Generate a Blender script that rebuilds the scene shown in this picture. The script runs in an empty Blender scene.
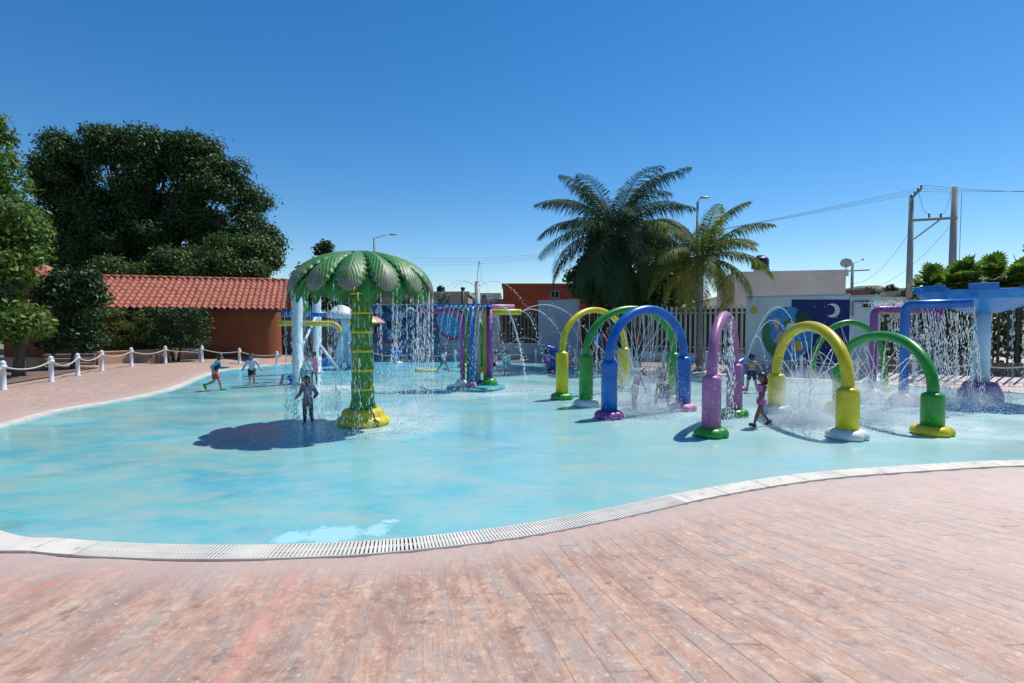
import bpy, math, random
import numpy as np
from mathutils import Vector, Matrix
random.seed(7); rng = np.random.default_rng(7)
S = bpy.context.scene
COL = S.collection
PI = math.pi
R = math.radians

# ------------------------------------------------------------------ camera
F = 540.0; CH = 2.10; PITCH = math.atan((341.5 - 322) / F)
cam = bpy.data.cameras.new('camera'); co = bpy.data.objects.new('camera', cam); COL.objects.link(co)
co.location = (0, 0, CH); co.rotation_euler = (PI / 2 - PITCH, 0, 0)
cam.sensor_width = 36; cam.lens = 36 * F / 1024; cam.clip_end = 5000; cam.clip_start = 0.05
S.camera = co
cp, sp = math.cos(PITCH), math.sin(PITCH)
def ray(px, py):
    dx = (px - 512) / F; dy = -(py - 341.5) / F
    return Vector((dx, cp + dy * sp, -sp + dy * cp))
def AT(px, py, Y):
    r = ray(px, py); return Vector((0, 0, CH)) + r * (Y / r.y)
def GP(px, py, z=0.0):
    r = ray(px, py); return Vector((0, 0, CH)) + r * ((z - CH) / r.z)
def XY(px, Y, z=0.0):
    return Vector(((px - 512) / F * Y, Y, z))
def ZY(py, Y):                      # height of the point seen at row py, distance Y
    return AT(512, py, Y).z

# ------------------------------------------------------------------ world and sun
SUN_EL = R(61); SUN_AZ = R(55)      # azimuth clockwise from +Y towards +X
w = bpy.data.worlds.new('World'); S.world = w; w.use_nodes = True
nt = w.node_tree; nt.nodes.clear()
sky = nt.nodes.new('ShaderNodeTexSky'); sky.sky_type = 'NISHITA'; sky.sun_disc = False
sky.sun_elevation = SUN_EL; sky.sun_rotation = SUN_AZ
sky.air_density = 1.0; sky.dust_density = 0.1; sky.ozone_density = 4.0; sky.altitude = 200
bg = nt.nodes.new('ShaderNodeBackground'); bg.inputs['Strength'].default_value = 0.125
out = nt.nodes.new('ShaderNodeOutputWorld')
hs = nt.nodes.new('ShaderNodeHueSaturation'); hs.inputs['Saturation'].default_value = 1.32; hs.inputs['Value'].default_value = 1.0
nt.links.new(sky.outputs[0], hs.inputs['Color']); nt.links.new(hs.outputs[0], bg.inputs[0]); nt.links.new(bg.outputs[0], out.inputs[0])
sl = bpy.data.lights.new('sun', 'SUN'); sl.energy = 4.8; sl.angle = R(0.53); sl.color = (1.0, 0.955, 0.875)
so = bpy.data.objects.new('sun', sl); COL.objects.link(so)
sdir = Vector((math.sin(SUN_AZ) * math.cos(SUN_EL), math.cos(SUN_AZ) * math.cos(SUN_EL), math.sin(SUN_EL)))
so.rotation_euler = sdir.to_track_quat('Z', 'Y').to_euler(); so.location = sdir * 60
S.view_settings.view_transform = 'Standard'; S.view_settings.look = 'None'
S.view_settings.exposure = 0.06; S.view_settings.gamma = 1.0
S.cycles.max_bounces = 6; S.cycles.volume_bounces = 3; S.cycles.transparent_max_bounces = 12
S.cycles.caustics_reflective = False; S.cycles.caustics_refractive = False
S.cycles.sample_clamp_indirect = 4.0

# ------------------------------------------------------------------ materials
MATS = {}
def lin(c):
    return tuple(((v / 12.92) if v <= .04045 else ((v + .055) / 1.055) ** 2.4) for v in c)
class N:
    """small node-graph helper"""
    def __init__(s, name):
        s.m = bpy.data.materials.new(name); s.m.use_nodes = True
        s.t = s.m.node_tree; s.t.nodes.clear()
        s.o = s.t.nodes.new('ShaderNodeOutputMaterial'); s.p = s.t.nodes.new('ShaderNodeBsdfPrincipled')
        s.t.links.new(s.p.outputs[0], s.o.inputs[0])
    def n(s, typ, ins=None, **props):
        nd = s.t.nodes.new(typ)
        for k, v in props.items(): setattr(nd, k, v)
        for k, v in (ins or {}).items(): s.set(nd.inputs[k], v)
        return nd
    def set(s, sock, v):
        if isinstance(v, bpy.types.NodeSocket): s.t.links.new(v, sock)
        else:
            if hasattr(sock.default_value, '__len__') and len(sock.default_value) == 4 and hasattr(v, '__len__') and len(v) == 3: v = tuple(v) + (1,)
            sock.default_value = v
    def pos(s): return s.n('ShaderNodeNewGeometry').outputs['Position']
    def objc(s): return s.n('ShaderNodeTexCoord').outputs['Object']
    def uv(s): return s.n('ShaderNodeTexCoord').outputs['UV']
    def noise(s, vec, scale, detail=3, rough=.55, dist=0): 
        return s.n('ShaderNodeTexNoise', {'Vector': vec, 'Scale': scale, 'Detail': detail, 'Roughness': rough, 'Distortion': dist}).outputs['Fac']
    def ramp(s, fac, stops, interp='LINEAR'):
        r = s.n('ShaderNodeValToRGB', {'Fac': fac}); cr = r.color_ramp; cr.interpolation = interp
        while len(cr.elements) < len(stops): cr.elements.new(.5)
        for e, (p, c) in zip(cr.elements, stops):
            e.position = p; e.color = (tuple(c) + (1,)) if hasattr(c, '__len__') else (c, c, c, 1)
        return r.outputs[0]
    def mix(s, fac, a, b, mode='MIX'):
        nd = s.n('ShaderNodeMix', data_type='RGBA', blend_type=mode)
        s.set(nd.inputs[0], fac); s.set(nd.inputs[6], a); s.set(nd.inputs[7], b); return nd.outputs[2]
    def math(s, op, a, b=0.0, c=0.0):
        nd = s.n('ShaderNodeMath', operation=op); s.set(nd.inputs[0], a); s.set(nd.inputs[1], b); s.set(nd.inputs[2], c); return nd.outputs[0]
    def map(s, vec, scale=(1, 1, 1), rot=(0, 0, 0), loc=(0, 0, 0)):
        return s.n('ShaderNodeMapping', {'Vector': vec, 'Scale': scale, 'Rotation': rot, 'Location': loc}).outputs[0]
    def bump(s, h, strength=.3, dist=.01, nrm=None):
        ins = {'Height': h, 'Strength': strength, 'Distance': dist}
        if nrm is not None: ins['Normal'] = nrm
        return s.n('ShaderNodeBump', ins).outputs[0]
    def fin(s, **k):
        for a, v in k.items(): s.set(s.p.inputs[a.replace('_', ' ')], v)
        return s.m
def painted(name, c, rough=.38, var=.18, scale=3.0, wear=0.0, wearc=(.55, .55, .52), coat=0.0):
    """paint or plastic with slight fading, grime and scuffs"""
    if name in MATS: return MATS[name]
    g = N(name); v = g.objc()
    big = g.noise(v, scale, 4, .6); fine = g.noise(v, scale * 14, 3, .6)
    dark = tuple(x * (1 - var * 1.3) for x in c); lite = tuple(min(1, x * (1 + var) + .01 * var) for x in c)
    col = g.ramp(big, [(.3, dark), (.7, lite)])
    col = g.mix(g.ramp(fine, [(.58, 0), (.8, .35)]), col, tuple(x * .72 for x in c))
    if wear > 0:
        m = g.ramp(g.noise(v, scale * 3.3, 6, .7), [(.62 - wear * .25, 0), (.68 - wear * .2, 1)])
        col = g.mix(m, col, wearc)
    g.fin(Base_Color=col, Roughness=g.math('MULTIPLY_ADD', big, .25, rough - .1), Normal=g.bump(fine, .08, .003), Coat_Weight=coat)
    MATS[name] = g.m; return g.m
def leafmat(name, c1, c2, trans=.35, rough=.5):
    if name in MATS: return MATS[name]
    g = N(name); geo = g.n('ShaderNodeNewGeometry')
    isl = geo.outputs['Random Per Island']
    big = g.noise(geo.outputs['Position'], .9, 2)
    f = g.math('ADD', g.math('MULTIPLY', isl, .6), g.math('MULTIPLY', big, .5))
    col = g.ramp(f, [(.2, c1), (.85, c2)])
    g.fin(Base_Color=col, Roughness=rough)
    tr = g.n('ShaderNodeBsdfTranslucent', {'Color': g.mix(1.0, col, (.9, 1.0, .35), 'MULTIPLY')})
    mx = g.n('ShaderNodeMixShader', {0: trans}); g.t.links.new(g.p.outputs[0], mx.inputs[1]); g.t.links.new(tr.outputs[0], mx.inputs[2])
    g.t.links.new(mx.outputs[0], g.o.inputs[0]); MATS[name] = g.m; return g.m

# ------------------------------------------------------------------ mesh builder
class MB:
    def __init__(s): s.v = []; s.f = []; s.uv = []; s.hasuv = False; s.sm = []
    def add(s, verts, faces, smooth=True, uv=None):
        o = len(s.v); s.v.extend([tuple(p) for p in verts]); s.f.extend([tuple(i + o for i in f) for f in faces])
        s.sm.extend([smooth] * len(faces))
        if uv is not None: s.hasuv = True
        s.uv.extend(uv if uv is not None else [(0, 0)] * len(verts)); return s
    def box(s, c, size, rz=0, rot=None):
        hx, hy, hz = size[0] / 2, size[1] / 2, size[2] / 2
        M = rot if rot is not None else Matrix.Rotation(rz, 3, 'Z')
        vs = [Vector(c) + M @ Vector((x * hx, y * hy, z * hz)) for x in (-1, 1) for y in (-1, 1) for z in (-1, 1)]
        return s.add(vs, [(0, 1, 3, 2), (4, 6, 7, 5), (0, 4, 5, 1), (2, 3, 7, 6), (0, 2, 6, 4), (1, 5, 7, 3)], False)
    def beam(s, a, b, wd, ht):
        """box from a to b, wd wide (horizontal), ht tall"""
        a, b = Vector(a), Vector(b); d = (b - a); L = d.length; d.normalize()
        up = Vector((0, 0, 1)) if abs(d.z) < .95 else Vector((0, 1, 0))
        x = d.cross(up).normalized(); z = x.cross(d)
        M = Matrix((x, d, z)).transposed()
        return s.box((a + b) / 2, (wd, L, ht), rot=M)
    def tube(s, path, rad, seg=12, cap=True):
        P = [Vector(p) for p in path]; n = len(P)
        rs = rad if hasattr(rad, '__len__') else [rad] * n
        T = [(P[min(i + 1, n - 1)] - P[max(i - 1, 0)]).normalized() for i in range(n)]
        up = Vector((0, 0, 1)) if abs(T[0].z) < .9 else Vector((0, 1, 0))
        x = T[0].cross(up).normalized(); vs = []; fs = []
        for i in range(n):
            x = (x - T[i] * x.dot(T[i])).normalized(); y = T[i].cross(x)
            for k in range(seg):
                a = 2 * PI * k / seg; vs.append(P[i] + (x * math.cos(a) + y * math.sin(a)) * rs[i])
        for i in range(n - 1):
            for k in range(seg):
                k2 = (k + 1) % seg; fs.append((i * seg + k, i * seg + k2, (i + 1) * seg + k2, (i + 1) * seg + k))
        if cap: fs.append(tuple(range(seg - 1, -1, -1))); fs.append(tuple((n - 1) * seg + k for k in range(seg)))
        return s.add(vs, fs, True)
    def lathe(s, c, prof, seg=28, fn=None, sx=1, sy=1, a0=0, a1=2 * PI):
        c = Vector(c); vs = []; fs = []; n = len(prof); full = abs(a1 - a0 - 2 * PI) < 1e-6; cols = seg if full else seg + 1
        for (r, z) in prof:
            for k in range(cols):
                a = a0 + (a1 - a0) * k / seg; m = fn(a, z) if fn else 1
                vs.append(c + Vector((r * m * sx * math.cos(a), r * m * sy * math.sin(a), z)))
        for i in range(n - 1):
            for k in range(cols if full else cols - 1):
                k2 = (k + 1) % cols; fs.append((i * cols + k, i * cols + k2, (i + 1) * cols + k2, (i + 1) * cols + k))
        if full:
            if prof[0][0] > 1e-4: fs.append(tuple(range(cols - 1, -1, -1)))
            if prof[-1][0] > 1e-4: fs.append(tuple((n - 1) * cols + k for k in range(cols)))
        return s.add(vs, fs, True)
    def ell(s, c, r, seg=16, rings=10, M=None):
        prof = [(math.sin(PI * i / rings), -math.cos(PI * i / rings)) for i in range(rings + 1)]
        vs = []; fs = []; c = Vector(c); M = M or Matrix.Identity(3)
        for (rr, z) in prof:
            for k in range(seg):
                a = 2 * PI * k / seg; vs.append(c + M @ Vector((rr * math.cos(a) * r[0], rr * math.sin(a) * r[1], z * r[2])))
        for i in range(rings):
            for k in range(seg):
                k2 = (k + 1) % seg; fs.append((i * seg + k, i * seg + k2, (i + 1) * seg + k2, (i + 1) * seg + k))
        return s.add(vs, fs, True)
    def prism(s, poly, z0, z1):
        n = len(poly); vs = [(x, y, z0) for x, y in poly] + [(x, y, z1) for x, y in poly]
        return s.add(vs, [tuple(range(n - 1, -1, -1)), tuple(range(n, 2 * n))] + [(i, (i + 1) % n, n + (i + 1) % n, n + i) for i in range(n)], False)
    def mesh(s, name, mat, origin=(0, 0, 0)):
        me = bpy.data.meshes.new(name); o = Vector(origin)
        me.from_pydata([(p[0] - o.x, p[1] - o.y, p[2] - o.z) for p in s.v], [], s.f)
        if s.hasuv:
            l = me.uv_layers.new(name='UVMap'); idx = np.empty(len(me.loops), dtype=np.int32); me.loops.foreach_get('vertex_index', idx)
            l.data.foreach_set('uv', np.array(s.uv, dtype=np.float32)[idx].ravel())
        me.polygons.foreach_set('use_smooth', s.sm)
        for m in (mat if isinstance(mat, (list, tuple)) else [mat]): me.materials.append(m)
        me.update(); return me
def npmesh(name, V, Fc, mat, smooth=False):
    """fast mesh: V (n,3), Fc (m,k) equal-sized faces"""
    me = bpy.data.meshes.new(name); V = np.asarray(V, dtype=np.float32); Fc = np.asarray(Fc, dtype=np.int32); k = Fc.shape[1]
    me.vertices.add(len(V)); me.vertices.foreach_set('co', V.ravel())
    me.loops.add(Fc.size); me.loops.foreach_set('vertex_index', Fc.ravel())
    me.polygons.add(len(Fc)); me.polygons.foreach_set('loop_start', np.arange(0, Fc.size, k, dtype=np.int32))
    me.polygons.foreach_set('use_smooth', [smooth] * len(Fc))
    me.materials.append(mat); me.update(); me.validate(); return me
def root(name, label, cat, loc=(0, 0, 0), group=None, rz=0):
    o = bpy.data.objects.new(name, None); COL.objects.link(o); o.location = loc; o.rotation_euler = (0, 0, rz)
    o.empty_display_size = .2; o['label'] = label; o['category'] = cat
    if group: o['group'] = group
    return o
def wloc(o):
    v = Vector((0, 0, 0))
    while o: v += o.location; o = o.parent
    return v
def part(name, mb, mat, parent, label=None, bevel=0, solid=0):
    """mb holds world coordinates (parents are unrotated while building)"""
    me = mb.mesh(name, mat, wloc(parent)) if isinstance(mb, MB) else mb
    o = bpy.data.objects.new(name, me); COL.objects.link(o); o.parent = parent
    if label: o['label'] = label
    mods(o, bevel, solid); return o
def mods(o, bevel=0, solid=0):
    if solid:
        m = o.modifiers.new('solid', 'SOLIDIFY'); m.thickness = solid; m.offset = 0
    if bevel:
        m = o.modifiers.new('bevel', 'BEVEL'); m.width = bevel; m.segments = 2; m.limit_method = 'ANGLE'; m.angle_limit = R(40)
def thing(name, mb, mat, label, cat, origin=None, group=None, kind=None, bevel=0, solid=0):
    if isinstance(mb, MB):
        if origin is None:
            a = np.array(mb.v); origin = ((a[:, 0].min() + a[:, 0].max()) / 2, (a[:, 1].min() + a[:, 1].max()) / 2, a[:, 2].min())
        me = mb.mesh(name, mat, origin)
    else: me = mb; origin = origin or (0, 0, 0)
    o = bpy.data.objects.new(name, me); COL.objects.link(o); o.location = origin
    if label: o['label'] = label
    if cat: o['category'] = cat
    if group: o['group'] = group
    if kind: o['kind'] = kind
    mods(o, bevel, solid); return o
def copy_tree(o, parent=None):
    c = o.copy(); COL.objects.link(c)
    if parent is not None: c.parent = parent
    for ch in [q for q in CH_OF.get(o.name, [])]: copy_tree(ch, c)
    return c
CH_OF = {}
def index_children(o):
    CH_OF[o.name] = list(o.children)
    for c in o.children: index_children(c)

# ------------------------------------------------------------------ common materials
green = painted('green_paint', (.02, .25, .028), .34, wear=.12, wearc=(.1, .33, .1))
blue = painted('blue_paint', (.004, .115, .46), .3, wear=.1, wearc=(.04, .20, .52))
purple = painted('purple_paint', (.23, .05, .25), .34, wear=.15, wearc=(.38, .17, .36))
mauve = painted('faded_purple_paint', (.36, .12, .30), .4, wear=.25, wearc=(.48, .25, .42))
yellow = painted('yellow_paint', (.62, .50, .008), .32, wear=.08, wearc=(.66, .58, .15))
pink = painted('pink_paint', (.55, .22, .38), .45, wear=.3, wearc=(.65, .42, .5))
offwhite = painted('white_weathered', (.66, .67, .66), .5, wear=.2, wearc=(.5, .52, .5))
palewhite = painted('pale_blue_white', (.50, .66, .74), .4, var=.08, wear=.1)
greym = painted('grey_metal', (.40, .43, .44), .4, var=.1)
teal = painted('teal_paint', (.04, .32, .36), .4)
bowlblue = painted('bowl_blue', (.008, .20, .60), .3, var=.2, wear=.1, wearc=(.03, .27, .62))
dark = painted('dark_paint', (.02, .02, .022), .5)
gw = N('water_drops'); gw.fin(Base_Color=(.90, .95, .97), Roughness=.15, IOR=1.33, Transmission_Weight=.1)
tr_ = gw.n('ShaderNodeBsdfTranslucent', {'Color': (.92, .96, 1.0)}); mx_ = gw.n('ShaderNodeMixShader', {0: .62}); gw.t.links.new(gw.p.outputs[0], mx_.inputs[1]); gw.t.links.new(tr_.outputs[0], mx_.inputs[2]); gw.t.links.new(mx_.outputs[0], gw.o.inputs[0]); waterm = gw.m
# ------------------------------------------------------------------ ground
def catmull(P, step=.15, closed=True):
    P = [Vector(p).to_2d() for p in P]; n = len(P); res = []
    for i in range(n if closed else n - 1):
        p0, p1, p2, p3 = (P[(i - 1) % n], P[i], P[(i + 1) % n], P[(i + 2) % n]) if closed else (P[max(i - 1, 0)], P[i], P[i + 1], P[min(i + 2, n - 1)])
        k = max(2, int((p2 - p1).length / step))
        for j in range(k):
            t = j / k
            res.append(.5 * ((2 * p1) + (p2 - p0) * t + (2 * p0 - 5 * p1 + 4 * p2 - p3) * t * t + (-p0 + 3 * p1 - 3 * p2 + p3) * t ** 3))
    return res
near = [(0, 533), (60, 540.5), (120, 545), (200, 547.5), (300, 546.5), (400, 541), (512, 528), (600, 512), (700, 491), (800, 475.5), (900, 467.5), (1024, 461.5)]
far = [(1024, 394), (950, 389), (870, 384), (800, 380), (720, 376), (640, 371), (560, 366), (500, 362.5), (400, 361.2), (340, 362), (281, 365), (243, 369), (222, 371.5), (203, 378), (185, 386), (160, 393.5), (127, 400.5), (63, 411.5), (0, 428)]
pts = [GP(*p).to_2d() for p in near] + [Vector((9.8, 7.9)), Vector((13.5, 9.3)), Vector((16.8, 11.6))] + [GP(*p).to_2d() for p in far] + [Vector((-10.9, 9.6)), Vector((-10.2, 8.2)), Vector((-8.0, 6.9))]
OUT = catmull(pts, .16)
OA = np.array([(p.x, p.y) for p in OUT])
def sdf(X, Y):
    """signed distance to the pool outline, positive outside"""
    P = np.stack([X.ravel(), Y.ravel()], 1); D = np.empty(len(P)); inside = np.zeros(len(P), bool)
    A = OA; B = np.roll(OA, -1, 0); AB = B - A; L2 = (AB ** 2).sum(1)
    for s in range(0, len(P), 20000):
        q = P[s:s + 20000, None, :]; t = np.clip(((q - A) * AB).sum(2) / L2, 0, 1)
        D[s:s + 20000] = np.sqrt((((q - A) - t[..., None] * AB) ** 2).sum(2).min(1))
        y = q[..., 1]; x = q[..., 0]; c = (A[:, 1] > y) != (B[:, 1] > y)
        xi = A[:, 0] + (y - A[:, 1]) / np.where(AB[:, 1] == 0, 1e-9, AB[:, 1]) * AB[:, 0]
        inside[s:s + 20000] = ((c & (x < xi)).sum(1) % 2) == 1
    return np.where(inside, -D, D).reshape(X.shape)
DZ = .31
def hfun(d, X, Y):
    t = np.clip((d - .3) / (2.2 + 2.8 * np.clip((12 - Y) / 5, 0, 1)), 0, 1); s = t * t * (3 - 2 * t)
    z = .012 + DZ * s
    z += np.clip(d - .5, 0, 2) / 2 * (.035 * np.sin(X * .9 + 1) * np.sin(Y * .55) + .012 * np.sin(X * 2.3 + Y * 1.7))
    t2 = np.clip((d - .08) / .2, 0, 1)
    return np.where(d < .28, -.12 + .132 * t2, z)
gx = np.concatenate([np.arange(-24, -12, .22), np.arange(-12, 14, .1), np.arange(14, 27, .22)]); gy = np.concatenate([np.arange(-3, 1.5, .3), np.arange(1.5, 16, .1), np.arange(16, 34, .16)])
GX, GY = np.meshgrid(gx, gy); GD = sdf(GX, GY); GZ = hfun(GD, GX, GY)
def deck_z(x, y):
    X = np.array([[x]]); Y = np.array([[y]]); return float(hfun(sdf(X, Y), X, Y)[0, 0])
def DG(px, py):
    """point of the deck seen at a pixel"""
    p = GP(px, py, DZ)
    for _ in range(3): p = GP(px, py, deck_z(p.x, p.y))
    return p
ny, nx = GX.shape
V = np.stack([GX, GY, GZ], 2).reshape(-1, 3)
idx = np.arange(ny * nx).reshape(ny, nx)
Fq = np.stack([idx[:-1, :-1], idx[:-1, 1:], idx[1:, 1:], idx[1:, :-1]], 2).reshape(-1, 4)
keep = (GD.ravel()[Fq] > -.35).any(1); Fq = Fq[keep]

# deck: stamped concrete worked as planks, worn and stained
g = N('stamped_plank_concrete'); uv = g.uv(); pos = g.pos()
su = g.n('ShaderNodeSeparateXYZ', {0: uv}); row = g.math('FLOOR', g.math('DIVIDE', su.outputs[1], .235))
wn = g.n('ShaderNodeTexWhiteNoise', {'W': row}, noise_dimensions='1D').outputs['Value']
wob = g.math('MULTIPLY', g.math('SUBTRACT', g.noise(uv, .9, 2), .5), .03)
cv = g.n('ShaderNodeCombineXYZ', {0: g.math('MULTIPLY_ADD', wn, 7.3, su.outputs[0]), 1: g.math('ADD', su.outputs[1], wob)}).outputs[0]
br = g.n('ShaderNodeTexBrick', {'Vector': cv, 'Color1': (.0, .0, .0, 1), 'Color2': (1, 1, 1, 1), 'Mortar': (.5, .5, .5, 1), 'Scale': 1.0, 'Mortar Size': .0045, 'Mortar Smooth': .25, 'Bias': 0.0, 'Brick Width': 2.3, 'Row Height': .235}, offset=0.0, offset_frequency=2)
seam = br.outputs['Fac']; tone = br.outputs['Color']
st = g.map(uv, (.75, 2.5, 1)); st2 = g.map(uv, (2.2, 20, 1))
n1 = g.noise(st, 2.3, 6, .68, .4); n2 = g.noise(pos, .45, 4, .6); n3 = g.noise(st2, 3, 4, .6); n4 = g.noise(pos, 6.5, 5, .72, .3); n5 = g.noise(pos, 26, 4, .7)
n6 = g.noise(g.map(uv, (.9, 1.5, 1)), 5.5, 8, .75, .45); n7 = g.noise(pos, 13, 6, .75, .5)
c = g.ramp(g.math('ADD', g.math('MULTIPLY', n1, .45), g.math('MULTIPLY', n6, .55)), [(.34, (.28, .165, .12)), (.46, (.41, .25, .175)), (.54, (.52, .325, .225)), (.66, (.62, .47, .345))])
c = g.mix(g.ramp(n7, [(.52, 0), (.64, .6)]), c, (.58, .40, .31)); c = g.mix(g.ramp(n7, [(.34, .6), (.46, 0)]), c, (.30, .19, .15))
c = g.mix(g.math('MULTIPLY', tone, .30), c, (.54, .29, .20))
c = g.mix(g.ramp(g.noise(st, 1.5, 5, .7), [(.47, 0), (.60, .8)]), c, (.37, .30, .265))      # grey worn patches
c = g.mix(g.ramp(n4, [(.57, 0), (.70, .7)]), c, (.60, .50, .42))
c = g.mix(g.ramp(g.noise(st, 4.2, 6, .75, .5), [(.56, 0), (.64, .7)]), c, (.58, .36, .26))                              # pale scuffs
c = g.mix(g.ramp(n4, [(.30, .85), (.44, 0)]), c, (.20, .125, .105))
c = g.mix(g.ramp(g.noise(g.map(uv, (.7, 2.2, 1)), 1.1, 7, .78, .5), [(.50, 0), (.62, .7)]), c, (.30, .185, .145))
c = g.mix(g.ramp(n5, [(.60, 0), (.68, .8)]), c, (.64, .57, .49))
c = g.mix(g.ramp(n3, [(.30, .22), (.46, 0)]), c, (.16, .09, .075))
blot = g.ramp(g.noise(pos, 1.7, 7, .75, .6), [(.68, 0), (.70, 1)]); c = g.mix(g.math('MULTIPLY', blot, .8), c, (.66, .60, .50))
# paler on the right and far side: sun glare put into the colour
sx = g.n('ShaderNodeSeparateXYZ', {0: pos}); X_, Y_ = sx.outputs[0], sx.outputs[1]
glare = g.ramp(g.math('ADD', g.math('MULTIPLY', g.math('ADD', X_, g.math('MULTIPLY', Y_, .35)), .09), g.math('MULTIPLY', n2, .5)), [(.46, 0), (1.05, .70)])
c = g.mix(glare, c, (.64, .52, .46))
lft = g.ramp(g.math('MULTIPLY_ADD', X_, -.1, 0), [(.1, 0), (.9, .4)]); c = g.mix(lft, c, (.36, .27, .25))
sm_ = g.ramp(g.noise(pos, 1.1, 5, .7), [(.42, .10), (.60, .80)]); edg = g.n('ShaderNodeAttribute', attribute_name='edge').outputs['Fac']
c = g.mix(g.n('ShaderNodeMapRange', {0: g.math('ADD', edg, g.math('MULTIPLY', g.math('SUBTRACT', n4, .5), .6)), 1: .95, 2: .45, 3: 0.0, 4: .7}).outputs[0], c, (.50, .385, .34))
seam = g.math('MULTIPLY', seam, g.math('GREATER_THAN', edg, .6))
c = g.mix(g.math('MULTIPLY', seam, sm_), c, g.mix(g.ramp(X_, [(.0, 0), (.35, 1)]), (.42, .36, .32), (.13, .085, .07)))
def stripe(a, b, wd, amt, colr, c):
    """worn painted line from a to b"""
    ax, ay = a; bx, by = b; L = math.hypot(bx - ax, by - ay); dx, dy = (bx - ax) / L, (by - ay) / L
    rx = g.math('SUBTRACT', X_, ax); ry = g.math('SUBTRACT', Y_, ay)
    al = g.math('ADD', g.math('MULTIPLY', rx, dx), g.math('MULTIPLY', ry, dy))
    ac = g.math('ABSOLUTE', g.math('ADD', g.math('MULTIPLY', rx, -dy), g.math('MULTIPLY', ry, dx)))
    ac = g.math('ADD', ac, g.math('MULTIPLY', g.math('SUBTRACT', n4, .5), .10))
    m1 = g.n('ShaderNodeMapRange', {0: ac, 1: wd, 2: wd * .55, 3: 0.0, 4: 1.0}).outputs[0]
    m2 = g.math('MULTIPLY', g.math('GREATER_THAN', al, 0), g.math('LESS_THAN', al, L))
    m = g.math('MULTIPLY', g.math('MULTIPLY', m1, m2), g.ramp(n5, [(.3, amt), (.62, amt * .35)]))
    return g.mix(m, c, colr)
a_, b_ = GP(297, 563, .05), GP(205, 690, .2); c = stripe((a_.x, a_.y), (b_.x, b_.y), .09, .55, (.60, .25, .21), c)
a_, b_ = GP(-30, 598, .1), GP(55, 577, .06); c = stripe((a_.x, a_.y), (b_.x, b_.y), .07, .75, (.60, .22, .18), c)
a_, b_ = GP(50, 578, .06), GP(125, 565, .05); c = stripe((a_.x, a_.y), (b_.x, b_.y), .05, .6, (.60, .22, .18), c)
a_, b_ = GP(925, 477, .1), GP(1015, 505, .2); c = stripe((a_.x, a_.y), (b_.x, b_.y), .06, .5, (.66, .30, .27), c)
h = g.math('ADD', g.math('MULTIPLY', n3, .35), g.math('MULTIPLY', seam, -1.6)); h = g.math('ADD', h, g.math('MULTIPLY', n7, .9))
g.fin(Base_Color=c, Roughness=g.ramp(n4, [(.3, .50), (.7, .68)]), Normal=g.bump(h, .8, .008)); deckm = g.m
me = npmesh('deck', V, Fq, deckm, True)
uvl = me.uv_layers.new(name='UVMap'); li = np.empty(len(me.loops), dtype=np.int32); me.loops.foreach_get('vertex_index', li)
yc = np.clip(V[:, 1], -3, 8.5); cc = (V[:, 0] + .17 * yc) / (1 - .045 * yc)
cc = cc + .0; UVv = np.stack([V[:, 1] * 1.0 + .02 * V[:, 0], cc], 1).astype(np.float32)
uvl.data.foreach_set('uv', UVv[li].ravel())
at_ = me.attributes.new('edge', 'FLOAT', 'POINT'); at_.data.foreach_set('value', GD.ravel().astype(np.float32))
d = thing('deck', me, None, None, None, kind='structure')

# pool floor: worn turquoise paint under a film of water
g = N('pool_paint'); pos = g.pos()
stv = g.map(pos, (.5, .95, 1), rot=(0, 0, R(-14)))
a = g.noise(stv, .8, 6, .62, .5); b = g.noise(stv, 2.1, 6, .7, .3); e = g.noise(pos, .35, 3, .5); f5 = g.noise(pos, 9, 4, .7)
c = g.ramp(a, [(.30, (.06, .37, .48)), (.48, (.14, .45, .485)), (.66, (.25, .48, .46))])
c = g.mix(g.ramp(b, [(.42, 0), (.66, .6)]), c, (.40, .46, .42))
c = g.mix(g.ramp(g.noise(stv, 1.25, 5, .7, .7), [(.54, 0), (.70, .5)]), c, (.05, .38, .52))
c = g.mix(g.ramp(g.noise(stv, 7, 6, .75, .4), [(.52, 0), (.7, .4)]), c, (.34, .50, .46))
c = g.mix(g.ramp(f5, [(.62, 0), (.74, .4)]), c, (.34, .52, .50))
c = g.mix(g.ramp(g.noise(stv, .55, 7, .75, 1.0), [(.64, 0), (.72, .5)]), c, (.20, .24, .18))
sx = g.n('ShaderNodeSeparateXYZ', {0: pos}); X_, Y_ = sx.outputs[0], sx.outputs[1]
# deeper blue towards the far left; sun glare painted paler to the right
c = g.mix(g.n('ShaderNodeMapRange', {0: g.math('MULTIPLY_ADD', X_, -.5, Y_), 1: 20.0, 2: 29.0, 3: 0.0, 4: .6}).outputs[0], c, (.02, .38, .60))
c = g.mix(g.n('ShaderNodeMapRange', {0: g.math('ADD', X_, g.math('MULTIPLY', g.math('SUBTRACT', e, .5), 8)), 1: -3.0, 2: 5.0, 3: 0.0, 4: .62}).outputs[0], c, (.38, .56, .54))
# pale bare patches by the drain
for (px, py, rx, ry, th) in [(333, 534, .34, .27, .0), (290, 538, .17, .18, .05), (377, 530, .14, .19, .02), (390, 521, .12, .07, .0)]:
    q = GP(px, py); dx = g.math('DIVIDE', g.math('SUBTRACT', X_, q.x), rx); dy = g.math('DIVIDE', g.math('SUBTRACT', Y_, q.y), ry)
    rr = g.math('ADD', g.math('SQRT', g.math('ADD', g.math('MULTIPLY', dx, dx), g.math('MULTIPLY', dy, dy))), g.math('MULTIPLY', g.math('SUBTRACT', g.noise(pos, 9, 8, .8, .8), .5), 2.2))
    c = g.mix(g.n('ShaderNodeMapRange', {0: rr, 1: .95, 2: .60, 3: 0.0, 4: .70}).outputs[0], c, (.42, .70, .78))
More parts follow.
